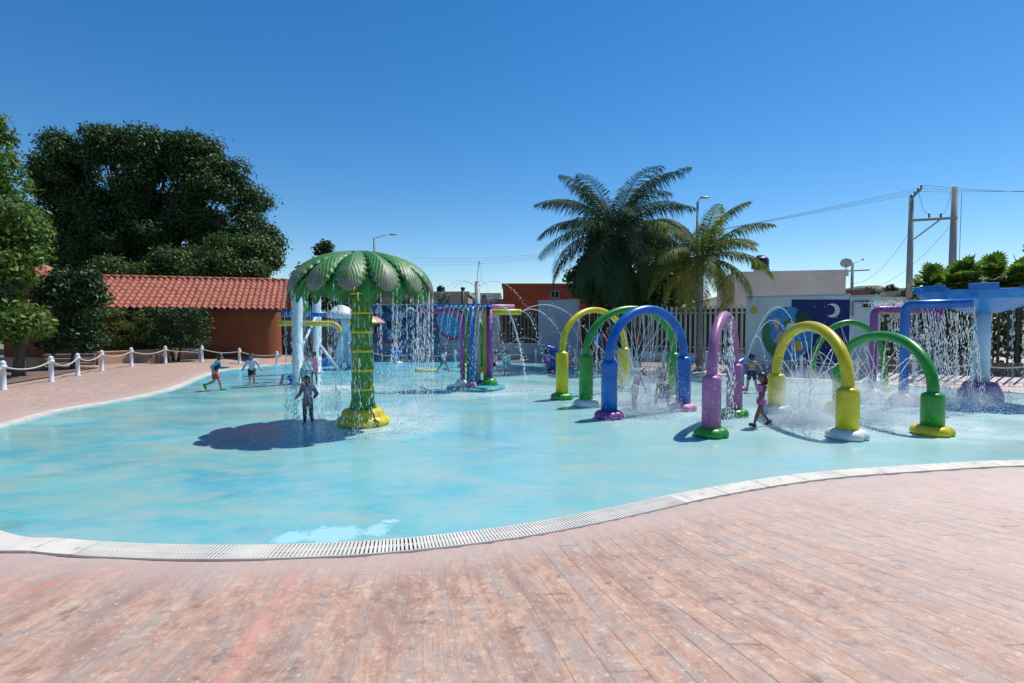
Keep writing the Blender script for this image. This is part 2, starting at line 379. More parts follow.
# a dirty crack line across
q1, q2 = GP(20, 480), GP(330, 424); L = (q2 - q1).length; dx, dy = (q2.x - q1.x) / L, (q2.y - q1.y) / L
ac = g.math('ABSOLUTE', g.math('ADD', g.math('MULTIPLY', g.math('SUBTRACT', X_, q1.x), -dy), g.math('MULTIPLY', g.math('SUBTRACT', Y_, q1.y), dx)))
ac = g.math('ADD', ac, g.math('MULTIPLY', g.math('SUBTRACT', b, .5), 1.6))
c = g.mix(g.math('MULTIPLY', g.n('ShaderNodeMapRange', {0: ac, 1: .16, 2: 0.0, 3: 0.0, 4: .32}).outputs[0], g.math('MULTIPLY', g.math('LESS_THAN', X_, -2.5), g.ramp(f5, [(.35, .2), (.6, 1)]))), c, (.14, .22, .20))
# foam where the jets land
foam = None
FOAM = [(4.0, 13.6, 2.2), (6.6, 11.6, 2.4), (8.6, 11.2, 2.6), (12.0, 13.4, 3.0), (-3.0, 11.3, 2.2), (-.8, 16.5, 2.6), (10.5, 14.8, 3), (-5.5, 17, 2)]
for (fx, fy, fr) in FOAM:
    ddx = g.math('SUBTRACT', X_, fx); ddy = g.math('SUBTRACT', Y_, fy)
    m = g.n('ShaderNodeMapRange', {0: g.math('SQRT', g.math('ADD', g.math('MULTIPLY', ddx, ddx), g.math('MULTIPLY', ddy, ddy))), 1: fr, 2: 0.0, 3: 0.0, 4: 1.0}).outputs[0]
    foam = m if foam is None else g.math('MAXIMUM', foam, m)
fo = g.math('MULTIPLY', foam, g.ramp(g.noise(stv, 3.2, 8, .78, .8), [(.36, 0), (.60, 1)]))
c = g.mix(g.math('MULTIPLY', fo, .95), c, (.78, .85, .84))
wet = g.ramp(g.noise(stv, .7, 4, .6), [(.35, .09), (.7, .38)])
rip = g.noise(g.map(pos, (1, 2.2, 1)), 5, 4, .6)
g.fin(Base_Color=c, Roughness=wet, IOR=1.33, Normal=g.bump(rip, .12, .012)); padm = g.m
mb = MB(); n = len(OUT); mb.add([(p.x, p.y, 0) for p in OUT], [tuple(range(n))], False)
pool = thing('pool_floor', mb, padm, None, None, origin=(0, 0, 0), kind='structure')

# white edge all round, with a slotted drain on the near side
NRM = []
for i in range(n):
    t = (OUT[(i + 1) % n] - OUT[i - 1]).normalized(); NRM.append(Vector((t.y, -t.x)))
ctr = Vector((float(OA[:, 0].mean()), float(OA[:, 1].mean())))
if sum(1 for i in range(n) if NRM[i].dot(OUT[i] - ctr) > 0) < n / 2: NRM = [-q for q in NRM]
ga, gb = GP(100, 545).to_2d(), GP(655, 500).to_2d()
ia = min(range(n), key=lambda i: (OUT[i] - ga).length); ib = min(range(n), key=lambda i: (OUT[i] - gb).length)
def is_grate(i): return ia <= i <= ib if ia < ib else (i >= ia or i <= ib)
CW = .30
curbm = painted('curb_white', (.62, .585, .51), .6, .14, 1.5, wear=.25, wearc=(.42, .38, .33))
cb = MB(); k = 0
i = 0
while i < n:
    j = i + 1 if is_grate(i) else i
    while not is_grate(i) and j < min(i + 4, n) and not (is_grate(j) and j != i and not is_grate(i)): j += 1
    j = max(j, i + 1)                                  # a stone is about 0.6 m long
    if not is_grate(i % n):
        a_ = [OUT[q % n] for q in range(i, j + 1)]; nn = [NRM[q % n] for q in range(i, j + 1)]
        gp = .006; vs = []
        for q in range(len(a_)):
            p = a_[q]
            if q == 0: p = p + (a_[1] - p).normalized() * gp
            if q == len(a_) - 1: p = p - (p - a_[-2]).normalized() * gp
            o_ = p + nn[q] * CW
            vs += [(p.x, p.y, -.05), (p.x, p.y, .028), (o_.x, o_.y, .030), (o_.x, o_.y, -.05)]
        fs = []
        for q in range(len(a_) - 1):
            for e_ in range(3): fs.append((q * 4 + e_, q * 4 + e_ + 1, (q + 1) * 4 + e_ + 1, (q + 1) * 4 + e_))
        fs += [(0, 3, 2, 1), tuple(4 * (len(a_) - 1) + e_ for e_ in range(4))]
        cb.add(vs, fs, False)
    i = j
thing('curb', cb, curbm, None, None, origin=(0, 0, 0), kind='structure')
gr = MB(); ch = MB()
ids = list(range(ia, ib + 2)) if ia < ib else list(range(ia, n)) + list(range(0, ib + 2))
acc = 0
for q in range(len(ids) - 1):
    i0, i1 = ids[q], ids[q + 1]; p0, p1 = OUT[i0], OUT[i1]; L = (p1 - p0).length; ns = max(1, round(L / .034))
    for s in range(ns):
        t = (s + .5) / ns; p = p0.lerp(p1, t); nn = NRM[i0].lerp(NRM[i1], t).normalized()
        a3 = p + nn * .012; b3 = p + nn * (CW - .01)
        gr.beam((a3.x, a3.y, .019), (b3.x, b3.y, .019), .0225, .02)
    for off in (.006, CW / 2 - .01, CW / 2 + .02, CW - .006):
        a3 = p0 + NRM[i0] * off; b3 = p1 + NRM[i1] * off; gr.beam((a3.x, a3.y, .0165), (b3.x, b3.y, .0165), .012, .021)
    qa, qb = p0 + NRM[i0] * CW, p1 + NRM[i1] * CW
    ch.add([(p0.x, p0.y, -.012), (p1.x, p1.y, -.012), (qb.x, qb.y, -.012), (qa.x, qa.y, -.012)], [(0, 1, 2, 3)], False)
dr = root('drain_grate', 'long white slotted drain grate curving along the near edge of the pool', 'drain', (0, 4.8, 0))
part('grate_bars', gr, painted('grate_white', (.66, .63, .56), .5, .12, 2.0), dr)
part('drain_channel', ch, painted('channel_dark', (.10, .09, .08), .9), dr)  # channel floor in a dark tone under the bars

# land beyond the deck, rising to low hills on the horizon
g = N('dry_ground'); pos = g.pos()
c = g.ramp(g.noise(pos, .12, 6, .65), [(.3, (.22, .18, .12)), (.5, (.17, .17, .08)), (.7, (.30, .25, .18))])
g.fin(Base_Color=c, Roughness=.95); landm = g.m
mb = MB(); rings = [0, 20, 34, 60, 120, 300, 800, 2500]; seg = 72; vs = [(0, 0, -.25)]; fs = []
for ri, r_ in enumerate(rings[1:]):
    for k in range(seg):
        a = 2 * PI * k / seg; z = -.25 if r_ < 30 else .22
        vs.append((r_ * math.cos(a), r_ * math.sin(a) + 8, z))
for k in range(seg): fs.append((0, 1 + k, 1 + (k + 1) % seg))
for ri in range(len(rings) - 2):
    for k in range(seg):
        a0 = 1 + ri * seg; fs.append((a0 + k, a0 + seg + k, a0 + seg + (k + 1) % seg, a0 + (k + 1) % seg))
mb.add(vs, fs, True); thing('ground', mb, landm, None, None, origin=(0, 0, 0), kind='structure')
g = N('hill_scrub'); pos = g.pos()
c = g.ramp(g.noise(pos, .06, 6, .7), [(.3, (.05, .075, .035)), (.5, (.10, .11, .06)), (.7, (.22, .18, .13))])
g.fin(Base_Color=c, Roughness=.95)
hl = MB(); vs = []; fs = []; NX, NY = 60, 12
for j in range(NY):
    for i in range(NX):
        x = 60 + i * 5.0; y = 190 + j * 14
        t = i / (NX - 1); u = j / (NY - 1); z = 17.5 * math.sin(PI * min(1, t * 1.25 + .02)) ** .6 * math.sin(PI * min(1, u * .9)) * (1 + .12 * math.sin(i * .9) + .06 * math.sin(i * 2.3 + j)) if 0 <= t * 1.25 + .02 <= 1 else 0
        vs.append((x, y, z))
for j in range(NY - 1):
    for i in range(NX - 1): a0 = j * NX + i; fs.append((a0, a0 + 1, a0 + NX + 1, a0 + NX))
hl.add(vs, fs, True); thing('hill', hl, g.m, None, None, origin=(0, 0, 0), kind='structure')
g = N('bed_soil'); g.fin(Base_Color=g.ramp(g.noise(g.pos(), 3, 6, .7), [(.3, (.09, .06, .045)), (.7, (.22, .15, .11))]), Roughness=.95, Normal=g.bump(g.noise(g.pos(), 12, 4), .6, .03))
mb = MB(); P0 = [DG(-60, 398), DG(0, 386), DG(48, 378), DG(66, 373.5), DG(100, 368.0), DG(60, 366), DG(0, 368), DG(-60, 372)]
mb.add([(p.x, p.y, max(deck_z(p.x, p.y) + .03, .34)) for p in P0], [tuple(range(len(P0)))], False)
thing('soil_path', mb, g.m, None, None, origin=(0, 0, 0), kind='structure')
# ------------------------------------------------------------------ foliage
def leaf_mesh(name, blobs, nper, size, mat, flat=.5, shell=.55, aspect=.5, squash=None):
    """many small leaves spread through ellipsoid clumps: blobs = [(centre, radii)]"""
    Vs = []; 
    for (c, r) in blobs:
        k = int(nper * (r[0] * r[1] * r[2]) ** (2 / 3)) if nper > 0 else 0
        k = max(k, 30)
        d = rng.normal(size=(k, 3)); d /= np.linalg.norm(d, axis=1)[:, None]
        rad = (shell + (1 - shell) * rng.random(k)) ** .8 * (1 + .16 * rng.normal(size=k))
        p = np.array(c) + d * rad[:, None] * np.array(r)
        nrm = d * .8 + rng.normal(size=(k, 3)) * .75 + np.array([0, 0, flat]); nrm /= np.linalg.norm(nrm, axis=1)[:, None]
        t = np.cross(nrm, rng.normal(size=(k, 3))); t /= np.linalg.norm(t, axis=1)[:, None]; b = np.cross(nrm, t)
        sz = size * (.6 + .8 * rng.random(k))[:, None]
        q = np.stack([p - t * sz, p + b * sz * aspect + nrm * sz * .12, p + t * sz, p - b * sz * aspect + nrm * sz * .12], 1)
        Vs.append(q.reshape(-1, 3))
    V = np.concatenate(Vs); return npmesh(name, V, np.arange(len(V)).reshape(-1, 4), mat)
barkm = (lambda g: g.fin(Base_Color=g.ramp(g.noise(g.map(g.objc(), (6, 6, 1.2)), 2, 5, .7), [(.3, (.05, .04, .03)), (.7, (.16, .13, .10))]), Roughness=.9, Normal=g.bump(g.noise(g.map(g.objc(), (6, 6, 1)), 3, 4), .6, .03)))(N('bark'))
LF_DARK = leafmat('dark_leaves', (.012, .034, .008), (.065, .135, .026), .3)
LF_MID = leafmat('mid_leaves', (.02, .055, .012), (.085, .16, .03), .32)
LF_LITE = leafmat('light_leaves', (.035, .09, .015), (.17, .27, .05), .42)
LF_HEDGE = leafmat('hedge_leaves', (.010, .032, .008), (.045, .10, .018), .25)
def off(o, me):
    """shift a world-coordinate numpy mesh under its parent"""
    v = wloc(o); a = np.empty(len(me.vertices) * 3, dtype=np.float32); me.vertices.foreach_get('co', a)
    a = a.reshape(-1, 3) - np.array([v.x, v.y, v.z], dtype=np.float32); me.vertices.foreach_set('co', a.ravel()); return me
def clumps(c, r, k, cr, jitter=.25, low=-.6):
    res = []
    while len(res) < k:
        d = np.random.default_rng(int(rng.integers(1e9))).normal(size=3); d /= np.linalg.norm(d)
        if d[2] < low: continue
        rad = .55 + .45 * rng.random(); s = cr * (.7 + .6 * rng.random())
        res.append(((c[0] + d[0] * rad * (r[0] - s * .5), c[1] + d[1] * rad * (r[1] - s * .5), c[2] + d[2] * rad * (r[2] - s * .4)), (s, s, s * (.6 + .25 * rng.random()))))
    return res
def tree(name, label, base, trunk_r, trunk_h, lobes, nper, size, mat, cr, per, group=None, lean=(0, 0), shell=.45):
    """lobes: big ellipsoids that make the crown's outline; each is filled with leaf clumps"""
    t = root(name, label, 'tree', base, group)
    bl = []
    for (c, r) in lobes: bl += clumps(c, r, per, cr)
    b = Vector(base); top = b + Vector((lean[0], lean[1], trunk_h)); tk = MB()
    tk.tube([b - Vector((0, 0, .2)), b + Vector((0, 0, .15)), b.lerp(top, .5) + Vector((trunk_r * .3, 0, 0)), top], [trunk_r * 1.5, trunk_r * 1.1, trunk_r * .85, trunk_r * .7], 10)
    for (c, r) in lobes:
        c = Vector(c); m = top.lerp(c, .5) + Vector((0, 0, -.08 * (c - top).length)); tk.tube([top - Vector((0, 0, .1)), m, c], [trunk_r * .55, trunk_r * .35, trunk_r * .12], 7)
        for (q, s) in bl[::max(1, len(bl) // (5 * len(lobes)))]:
            q = Vector(q)
            if (q - c).length < max(r) * 1.05: tk.tube([m.lerp(c, .5), m.lerp(q, .6) + Vector((0, 0, .1)), q], [trunk_r * .22, trunk_r * .12, trunk_r * .04], 5)
    part('trunk', tk, barkm, t)
    part('crown', off(t, leaf_mesh('crown', bl, nper, size, mat, shell=shell)), mat, t); return t
# big dark trees over the tiled roof
Zb = 37.0
def lobe(px, py, rpx, Y, rz=None, ry=None):
    c = AT(px, py, Y); r = rpx * Y / F; return ((c.x, c.y, c.z), (r, ry or r * .8, rz * Y / F if rz else r * .8))
tree('broadleaf_tree', 'huge dark spreading tree rising behind the tiled roof', XY(150, Zb, .2), .55, 4.5,
     [lobe(100, 190, 68, Zb, 62), lobe(165, 175, 62, Zb, 48), lobe(225, 215, 52, Zb, 55), lobe(150, 250, 85, Zb, 50), lobe(235, 255, 42, Zb, 34), lobe(70, 240, 50, Zb, 50), lobe(120, 150, 38, Zb, 26), lobe(190, 155, 30, Zb, 22), lobe(258, 252, 26, Zb, 34), lobe(55, 275, 50, Zb, 30), lobe(120, 285, 60, Zb, 26), lobe(200, 285, 60, Zb, 24), lobe(58, 175, 28, Zb, 40), lobe(150, 220, 70, Zb, 40), lobe(95, 215, 40, Zb, 36), lobe(185, 235, 55, Zb, 34), lobe(95, 250, 42, Zb, 30)],
     640, .105, LF_DARK, 1.05, 28, shell=.35)
tree('broadleaf_tree', 'mid green bushy tree hanging over the tiled roof ridge at its gable end', XY(238, 32.5, .2), .3, 3.2,
     [lobe(238, 252, 34, 32.5, 26), lobe(262, 262, 18, 32.5, 20), lobe(205, 262, 28, 32.5, 20), lobe(112, 270, 18, 31.4, 17), lobe(146, 277, 20, 30.9, 11), lobe(170, 266, 20, 31.4, 18), lobe(197, 276, 18, 30.9, 13), lobe(226, 268, 22, 31, 19), lobe(252, 274, 14, 30.9, 12)], 560, .095, LF_MID, .8, 16)
# near tree at the left edge
Zt = 17.8; tb = DG(19, 377)
tree('broadleaf_tree', 'light green large-leaved tree rising beyond the ropes at the left edge', tb, .16, 1.5,
     [((tb.x - 1.1, tb.y, 7.6), (1.2, 1.3, 1.6)), ((tb.x - .5, tb.y, 5.6), (1.1, 1.2, 1.5)), ((tb.x - 1.3, tb.y, 5.0), (2.0, 1.7, 1.6)), ((tb.x - .5, tb.y, 4.0), (1.2, 1.2, 1.5)), ((tb.x - 1.1, tb.y - .2, 2.4), (1.8, 1.5, 1.05)), ((tb.x + .3, tb.y - .2, 1.9), (.9, 1.0, .65)), ((tb.x - .8, tb.y - .9, 1.75), (.9, .5, .55)), ((tb.x - 1.7, tb.y, 7.0), (1.0, 1.2, 1.3))],
     650, .088, LF_LITE, .55, 26)
tb2 = Vector((-16.6, 20.4, .33))
tree('broadleaf_tree', 'small round dark green tree between the big-leaved tree and the hedge', tb2, .10, 1.1,
     [lobe(78, 310, 27, 20.4, 36), lobe(72, 340, 33, 20.4, 22), lobe(62, 286, 22, 20.4, 20), lobe(88, 290, 17, 20.4, 22), lobe(60, 296, 28, 20.4, 26)], 650, .08, leafmat('dense_leaves', (.012, .035, .010), (.05, .11, .025), .25), .45, 26)
# two flat clipped trees that make a hedge before the building
def topiary(x0, x1, Y, lab, mat, y0=309, y1=346):
    a = AT(x0, y0, Y); b = AT(x1, y1, Y); cx = (a.x + b.x) / 2; t = root('clipped_tree', lab, 'tree', (cx, Y, .33), 'clipped flat-topped trees before the tiled building')
    tk = MB()
    for dx in (-.25, .2):
        tk.tube([(cx + dx * .3, Y, .2), (cx + dx, Y, .9), (cx + dx * 2.2, Y, 1.5)], [.08, .06, .04], 8)
    part('trunk', tk, barkm, t); bl = []; hx = (b.x - a.x) / 2; hz = (a.z - b.z) / 2; cz = (a.z + b.z) / 2
    for _ in range(70):
        u, v, w_ = (rng.random(3) * 2 - 1); m = rng.integers(3)
        if m == 0: u = np.sign(u)
        elif m == 1: v = np.sign(v)
        else: w_ = np.sign(w_)
        bl.append(((cx + u * (hx - .16), Y + v * .55, cz + w_ * (hz - .14)), (.32, .3, .24)))
    part('crown', off(t, leaf_mesh('crown', bl, 1500, .055, mat)), mat, t)
topiary(86, 150, 24.2, 'clipped flat-topped tree with yellowish patches, left of the hedge pair', leafmat('yellowish_leaves', (.03, .06, .01), (.16, .19, .03), .35))
topiary(147, 204, 24.6, 'dark clipped flat-topped tree beside the bare terracotta wall', LF_HEDGE)
# thin tree behind the palm fountain, dark tree behind the tall palms
tree('thin_tree', 'sparse dark tree peeking out behind the palm tree fountain', XY(318, 42, .2), .16, 4.2,
     [lobe(322, 258, 12, 42, 16), lobe(300, 272, 11, 42, 9), lobe(330, 275, 16, 42, 12), lobe(326, 248, 6, 42, 10)], 150, .16, LF_DARK, .55, 9)
tree('broadleaf_tree', 'dense almost black bushy tree filling the space behind the two palms', XY(635, 31, .2), .3, 1.6,
     [lobe(596, 285, 28, 31, 34), lobe(642, 268, 36, 31, 46), lobe(612, 252, 28, 31, 30), lobe(672, 285, 26, 31, 32), lobe(640, 300, 50, 31, 24)], 300, .15, LF_DARK, .8, 26)
tree('broadleaf_tree', 'light branch-tipped tree at the far right edge beyond the fence', XY(1052, 24, .2), .14, 3.2,
     [lobe(1048, 258, 20, 24, 16), lobe(1060, 270, 22, 24, 20)], 260, .10, LF_LITE, .5, 12)
# scrub behind the far wall on the hill side
for k, (px, py, rp, Y) in enumerate([(868, 294, 9, 70), (905, 296, 12, 60), (890, 289, 6, 110)]):
    tree('scrub_tree', ['low grey green tree behind the satellite dish house', 'dark scrubby tree at the foot of the twin power poles', 'tiny round tree on the distant hill slope'][k], XY(px, Y, .2), .15, ZY(py, Y) - .6,
         [lobe(px, py, rp, Y), lobe(px + rp * .7, py + 2, rp * .7, Y)], 60, .3, LF_MID, rp * Y / F * .5, 7)

def frond(mb, base, az, up, L, nl, ll, droop, lw=.019, sweep=0, hang=.6):
    """one feather palm leaf: curved rachis and hanging leaflets"""
    P = []; p = Vector(base); el = up; N_ = 16
    for i in range(N_ + 1):
        P.append(p.copy()); t = i / N_
        e = el - droop * t ** 1.25; a = az + sweep * t
        p = p + Vector((math.cos(a) * math.cos(e), math.sin(a) * math.cos(e), math.sin(e))) * (L / N_)
    mb.tube(P, [.035 * (1 - .85 * i / N_) for i in range(N_ + 1)], 4, False)
    for i in range(nl):
        t = .1 + .9 * i / nl; k = min(N_ - 1, int(t * N_)); q = P[k].lerp(P[k + 1], t * N_ - k); T = (P[k + 1] - P[k]).normalized()
        side = T.cross(Vector((0, 0, 1)));
        if side.length < .05: side = Vector((math.sin(az), -math.cos(az), 0))
        side.normalize(); l = ll * (math.sin(PI * min(1, .15 + t * .85)) ** .6 + .12) * random.uniform(.8, 1.1)
        for sgn in (-1, 1):
            h = hang * random.uniform(.6, 1.3)
            d = (side * sgn * (1 - .35 * h) + T * .55 + Vector((0, 0, -.25 * h + .25 * (1 - h)))).normalized()
            d2 = (d + Vector((0, 0, -1.3 * h))).normalized()
            m = q + d * l * .5; e = m + d2 * l * .5; wv = T * lw
            mb.add([q - wv * .5, q + wv * .5, m + wv, m - wv, e], [(0, 1, 2, 3), (3, 2, 4)], False)
def palm(lab, px, Y, cpy, L, nf, mat, tr, seedv, drop, skirt=None, ll=.62):
    random.seed(seedv); b = XY(px, Y, .3); cz = ZY(cpy, Y)
    t = root('palm_tree', lab, 'tree', b, 'tall feather palms by the fence')
    tk = MB(); hh = cz - .3; ring = []
    for i in range(25):
        z = hh * i / 24; ring.append((tr * (1.35 - .5 * min(1, z / 1.0)) * (1 + (.05 if i % 2 else -.03)), z))
    tk.lathe(b, ring, 14); part('trunk', tk, painted('palm_bark' + ('' if ll < .9 else '_dark'), (.23, .21, .18) if ll < .9 else (.09, .08, .065), .85, .35, 5), t)
    top = Vector((b.x, b.y, cz)); sk = MB(); sk.lathe(top - Vector((0, 0, .75)), [(tr * .8, 0), (tr * 1.25, .25), (tr * 1.05, .6), (tr * .5, .95)], 12)
    part('crownshaft', sk, painted('palm_sheath', (.12, .17, .05), .5, .3, 4), t)
    for i in range(nf):
        a = 2.39996 * i + random.uniform(-.2, .2); u = (i + .5) / nf
        el = R(82) - u * R(drop) + random.uniform(-.1, .1); fr = MB()
        frond(fr, top + Vector((math.cos(a), math.sin(a), 0)) * tr * .5, a, el, L * (1.0 if u < .75 else .85) * random.uniform(.88, 1.08), 84, ll, R(70) + .5 * u + random.uniform(-.15, .25), sweep=random.uniform(-.35, .35), hang=.95 + .3 * u)
        part('frond', fr, (skirt if (skirt and u > .72) else mat), t)
    return t
pf1 = leafmat('palm_dark', (.012, .035, .018), (.05, .10, .035), .22, .85)
pf2 = leafmat('palm_green', (.03, .06, .012), (.22, .26, .05), .45, .7)
pf3 = leafmat('palm_yellow', (.10, .10, .02), (.48, .38, .09), .5, .6)
palm('taller dark green feather palm with long drooping leaves, left of the pair', 615, 26.0, 236, 4.4, 50, pf1, .17, 3, 142, ll=1.05)
palm('shorter yellow-green palm with pale trunk standing before the slatted fence', 700, 22.6, 259, 3.1, 28, pf2, .13, 11, 124, skirt=pf3, ll=.75)
# fan palms behind the blue bowl
def fanpalm(px, py, Y, lab, nf=64, rr=.62):
    c = AT(px, py, Y); t = root('fan_palm', lab, 'shrub', (c.x, c.y, .3), 'bushy fan palms behind the blue bowl fountain')
    tk = MB(); tk.tube([(c.x, c.y, .2), (c.x, c.y, c.z - .2)], .11, 8); part('trunk', tk, barkm, t); mb = MB()
    for i in range(nf):
        a = 2.39996 * i; e = R(80) - R(150) * (i / nf); d = Vector((math.cos(a) * math.cos(e), math.sin(a) * math.cos(e), math.sin(e))); s = d.cross(Vector((0, 0, 1))).normalized(); u2 = s.cross(d)
        q = c + d * rr * random.uniform(.25, 1.0) + Vector((0, 0, random.uniform(-.1, .45) * (1 if i % 3 else .2))); mb.tube([c, q], .012, 4, False)
        for k in range(13):
            an = R(-100 + 200 * k / 12); dd = d * math.cos(an) + s * math.sin(an); l = .55 * (1 - .2 * abs(an)); w_ = (s * math.cos(an) - d * math.sin(an)) * .055
            m = q + dd * l * .6; mb.add([q, m + w_, q + dd * l + Vector((0, 0, -.10)), m - w_], [(0, 1, 2, 3)], False)
    part('crown', mb, leafmat('fan_green', (.03, .08, .015), (.20, .30, .07), .5, .5), t)
for k, (px, py, Y, lab) in enumerate([(925, 286, 22, 'leftmost bushy fan palm, beside the twin power poles'), (955, 280, 20.5, 'fan palm right behind the left rim of the blue bowl'), (985, 279, 21.5, 'fan palm over the middle of the blue bowl'), (1012, 278, 20.5, 'rightmost full fan palm, at the edge of the photo'), (940, 284, 24, 'small fan palm set back between the two leftmost'), (1035, 281, 22, 'fan palm cut by the photo edge')]):
    fanpalm(px + 8, py + 6, Y, lab)

# ------------------------------------------------------------------ bollards and ropes
bx = [(-20, 397), (3.6, 390), (51.5, 382), (78, 376), (102, 371), (131.5, 366.6), (165.5, 363.5), (202, 361), (239, 359), (276.5, 357.3)]
BP = [DG(*p) for p in bx[:-2]] + [XY(239, 25.4), XY(276.5, 26.3)]
farx = [330, 372, 414.6, 455, 496, 536, 575, 618, 664, 707, 752, 802, 858, 915, 975, 1042]
# far run of posts follows the perimeter wall, about 1 m before it
WALL = [Vector((-16.0, 30.2)), Vector((-12.0, 29.6)), Vector((1.2, 29.0)), Vector((10.6, 22.1)), Vector((18.4, 16.4)), Vector((26, 10.8))]
def on_wall(px, gap=0.0):
    """where the line of sight through column px meets the perimeter wall line moved gap metres nearer"""
    dx = (px - 512) / F
    for i in range(len(WALL) - 1):
        a, b = WALL[i], WALL[i + 1]; d = (b - a).normalized(); nn = Vector((d.y, -d.x)); a2 = a + nn * gap; b2 = b + nn * gap
        den = (b2.x - a2.x) - dx * (b2.y - a2.y); t = (dx * a2.y - a2.x) / den
        if -0.001 <= t <= 1.001: return a2.lerp(b2, t)
    return Vector((dx * 29, 29))
BP += [Vector((q.x, q.y, deck_z(q.x, q.y))) for q in [on_wall(p, 1.15) for p in farx]]
mb = MB(); mb.lathe((0, 0, 0), [(.085, 0), (.085, .03), (.062, .05), (.06, .60), (.078, .61), (.078, .65), (.06, .67), (.07, .70), (.055, .745), (.02, .77), (0, .772)], 14)
whitep = painted('post_white', (.68, .68, .70), .45, .1, 4, wear=.12, wearc=(.5, .47, .42))
mb2 = MB(); mb2.lathe((0, 0, 0), [(.088, -.05), (.092, .0), (.07, .035)], 14)
pb = bpy.data.meshes
blab = ['white bollard cut off by the left edge of the photo', 'large-looking white bollard nearest the left edge, before the tree trunk', 'white rope bollard beside the dirt bed', 'white rope bollard just right of the dirt bed', 'white bollard at the left end of the low peach wall', 'white bollard before the left part of the low peach wall', 'white bollard before the middle of the low peach wall', 'white bollard beside the little blue sign', 'white bollard before the bare terracotta wall', 'white bollard at the rounded corner of the terracotta building',
        'white bollard right behind the pale play tower', 'white bollard hidden by the palm fountain curtain', 'white bollard behind the small blue flower jet', 'white bollard before the wall painting with the blue oval', 'white bollard behind the multi-pole spray feature', 'white bollard before the brown slats', 'white bollard before the mauve wall', 'white bollard seen through the yellow and green arches', 'white bollard before the pale slatted fence, left of the pale palm trunk', 'white bollard by the pale palm trunk', 'white bollard before the grey wall, left of the earth painting', 'white bollard between the earth painting and the night painting', 'white bollard before the wall with the lamp', 'white bollard behind the blue and purple spray poles', 'white bollard before the black bars under the blue bowl', 'white bollard outside the right edge of the photo']
bm0 = mb.mesh('bollard', whitep); bc0 = mb2.mesh('cap', whitep); proto = None
for i, p in enumerate(BP):
    if proto is None:
        proto = root('rope_bollard', blab[0], 'bollard', (0, 0, 0), 'white bollards carrying the rope round the deck')
        part('post', bm0, whitep, proto); o = part('collar', bc0, whitep, proto); o.location = (0, 0, .62); index_children(proto); o = proto
    else: o = copy_tree(proto)
    o.location = (p.x, p.y, deck_z(p.x, p.y) - .01); o['label'] = blab[i]
ropem = painted('rope', (.50, .46, .40), .9, .15, 8)
rlab = ['sagging rope from the left photo edge to the first bollard', 'long sagging rope crossing before the dark tree trunk', 'rope between the two bollards by the dirt bed', 'short rope between dirt bed and peach wall', 'rope over the left end of the low peach wall', 'rope before the left half of the low peach wall', 'rope before the right half of the low peach wall', 'rope by the little blue sign', 'rope before the bare terracotta wall', 'rope joining the terracotta corner and the play tower']
for i in range(len(BP) - 1):
    a = Vector((BP[i].x, BP[i].y, deck_z(BP[i].x, BP[i].y) + .60)); b = Vector((BP[i + 1].x, BP[i + 1].y, deck_z(BP[i + 1].x, BP[i + 1].y) + .60))
    sag = min(.22, .075 * (b - a).length); m = MB()
    m.tube([a.lerp(b, t / 12) - Vector((0, 0, sag * 4 * (t / 12) * (1 - t / 12))) for t in range(13)], .022, 6)
    thing('rope', m, ropem, rlab[i] if i < len(rlab) else 'rope from the ' + blab[i].replace('white bollard ', 'bollard ') , 'rope', group='ropes hung between the white bollards')

# ------------------------------------------------------------------ terracotta building with tiled roof
Z0 = .30
BL = Vector((-21.7, 24.1)); BR = Vector((-11.75, 27.3)); bd = (BR - BL).normalized(); bn = Vector((-bd.y, bd.x))   # bn points away from the pool
def wallmat(name, c, rough=.9, streak=.5, bump=.35):
    if name in MATS: return MATS[name]
    g = N(name); p = g.pos(); n_ = g.noise(p, .8, 5, .65); s_ = g.noise(g.map(p, (2.5, 2.5, .35)), 1.2, 5, .7); f_ = g.noise(p, 22, 4, .7)
    col = g.ramp(n_, [(.25, tuple(x * .8 for x in c)), (.75, tuple(min(1, x * 1.15) for x in c))])
    col = g.mix(g.ramp(s_, [(.52, 0), (.8, streak)]), col, tuple(x * .5 for x in c))
    MATS[name] = g.fin(Base_Color=col, Roughness=rough, Normal=g.bump(f_, bump, .01)); return MATS[name]
bld = root('tiled_building', 'long terracotta building with red barrel-tile roof on the left', 'building', (BR.x, BR.y, Z0))
terr = wallmat('terracotta_render', (.27, .066, .021)); peach = wallmat('peach_render', (.55, .34, .22))
eave_z = ZY(311, 26.9) + .06
# footprint with a rounded near corner, walls slightly battered
Lb = (BR - BL).length; depth = 3.6; rc = .75; fp = []
def bp(u, v): q = BL + bd * u + bn * v; return (q.x, q.y)
inset = .55
fp.append(bp(0, inset)); fp.append(bp(Lb - rc - .15, inset))
for k in range(1, 10):
    a = -PI / 2 + (PI / 2) * k / 9; fp.append(bp(Lb - .15 - rc + rc * math.cos(a), inset + rc + rc * math.sin(a)))
fp.append(bp(Lb - .15, depth)); fp.append(bp(0, depth))
wl = MB(); hts = [Z0 - .3, Z0 + .6, Z0 + 1.5, eave_z + .12]; vs = []; fs = []; m_ = len(fp); cxx, cyy = bp(Lb / 2, depth / 2)
for z in hts:
    gsc = .10 * (1 - (z - Z0) / 2.4) ** 2
    for (x, y) in fp:
        d = Vector((x - cxx, y - cyy)).normalized(); vs.append((x + d.x * gsc, y + d.y * gsc, z))
for r_ in range(len(hts) - 1):
    for k in range(m_): fs.append((r_ * m_ + k, r_ * m_ + (k + 1) % m_, (r_ + 1) * m_ + (k + 1) % m_, (r_ + 1) * m_ + k))
wl.add(vs, fs, False); part('wall', wl, terr, bld)
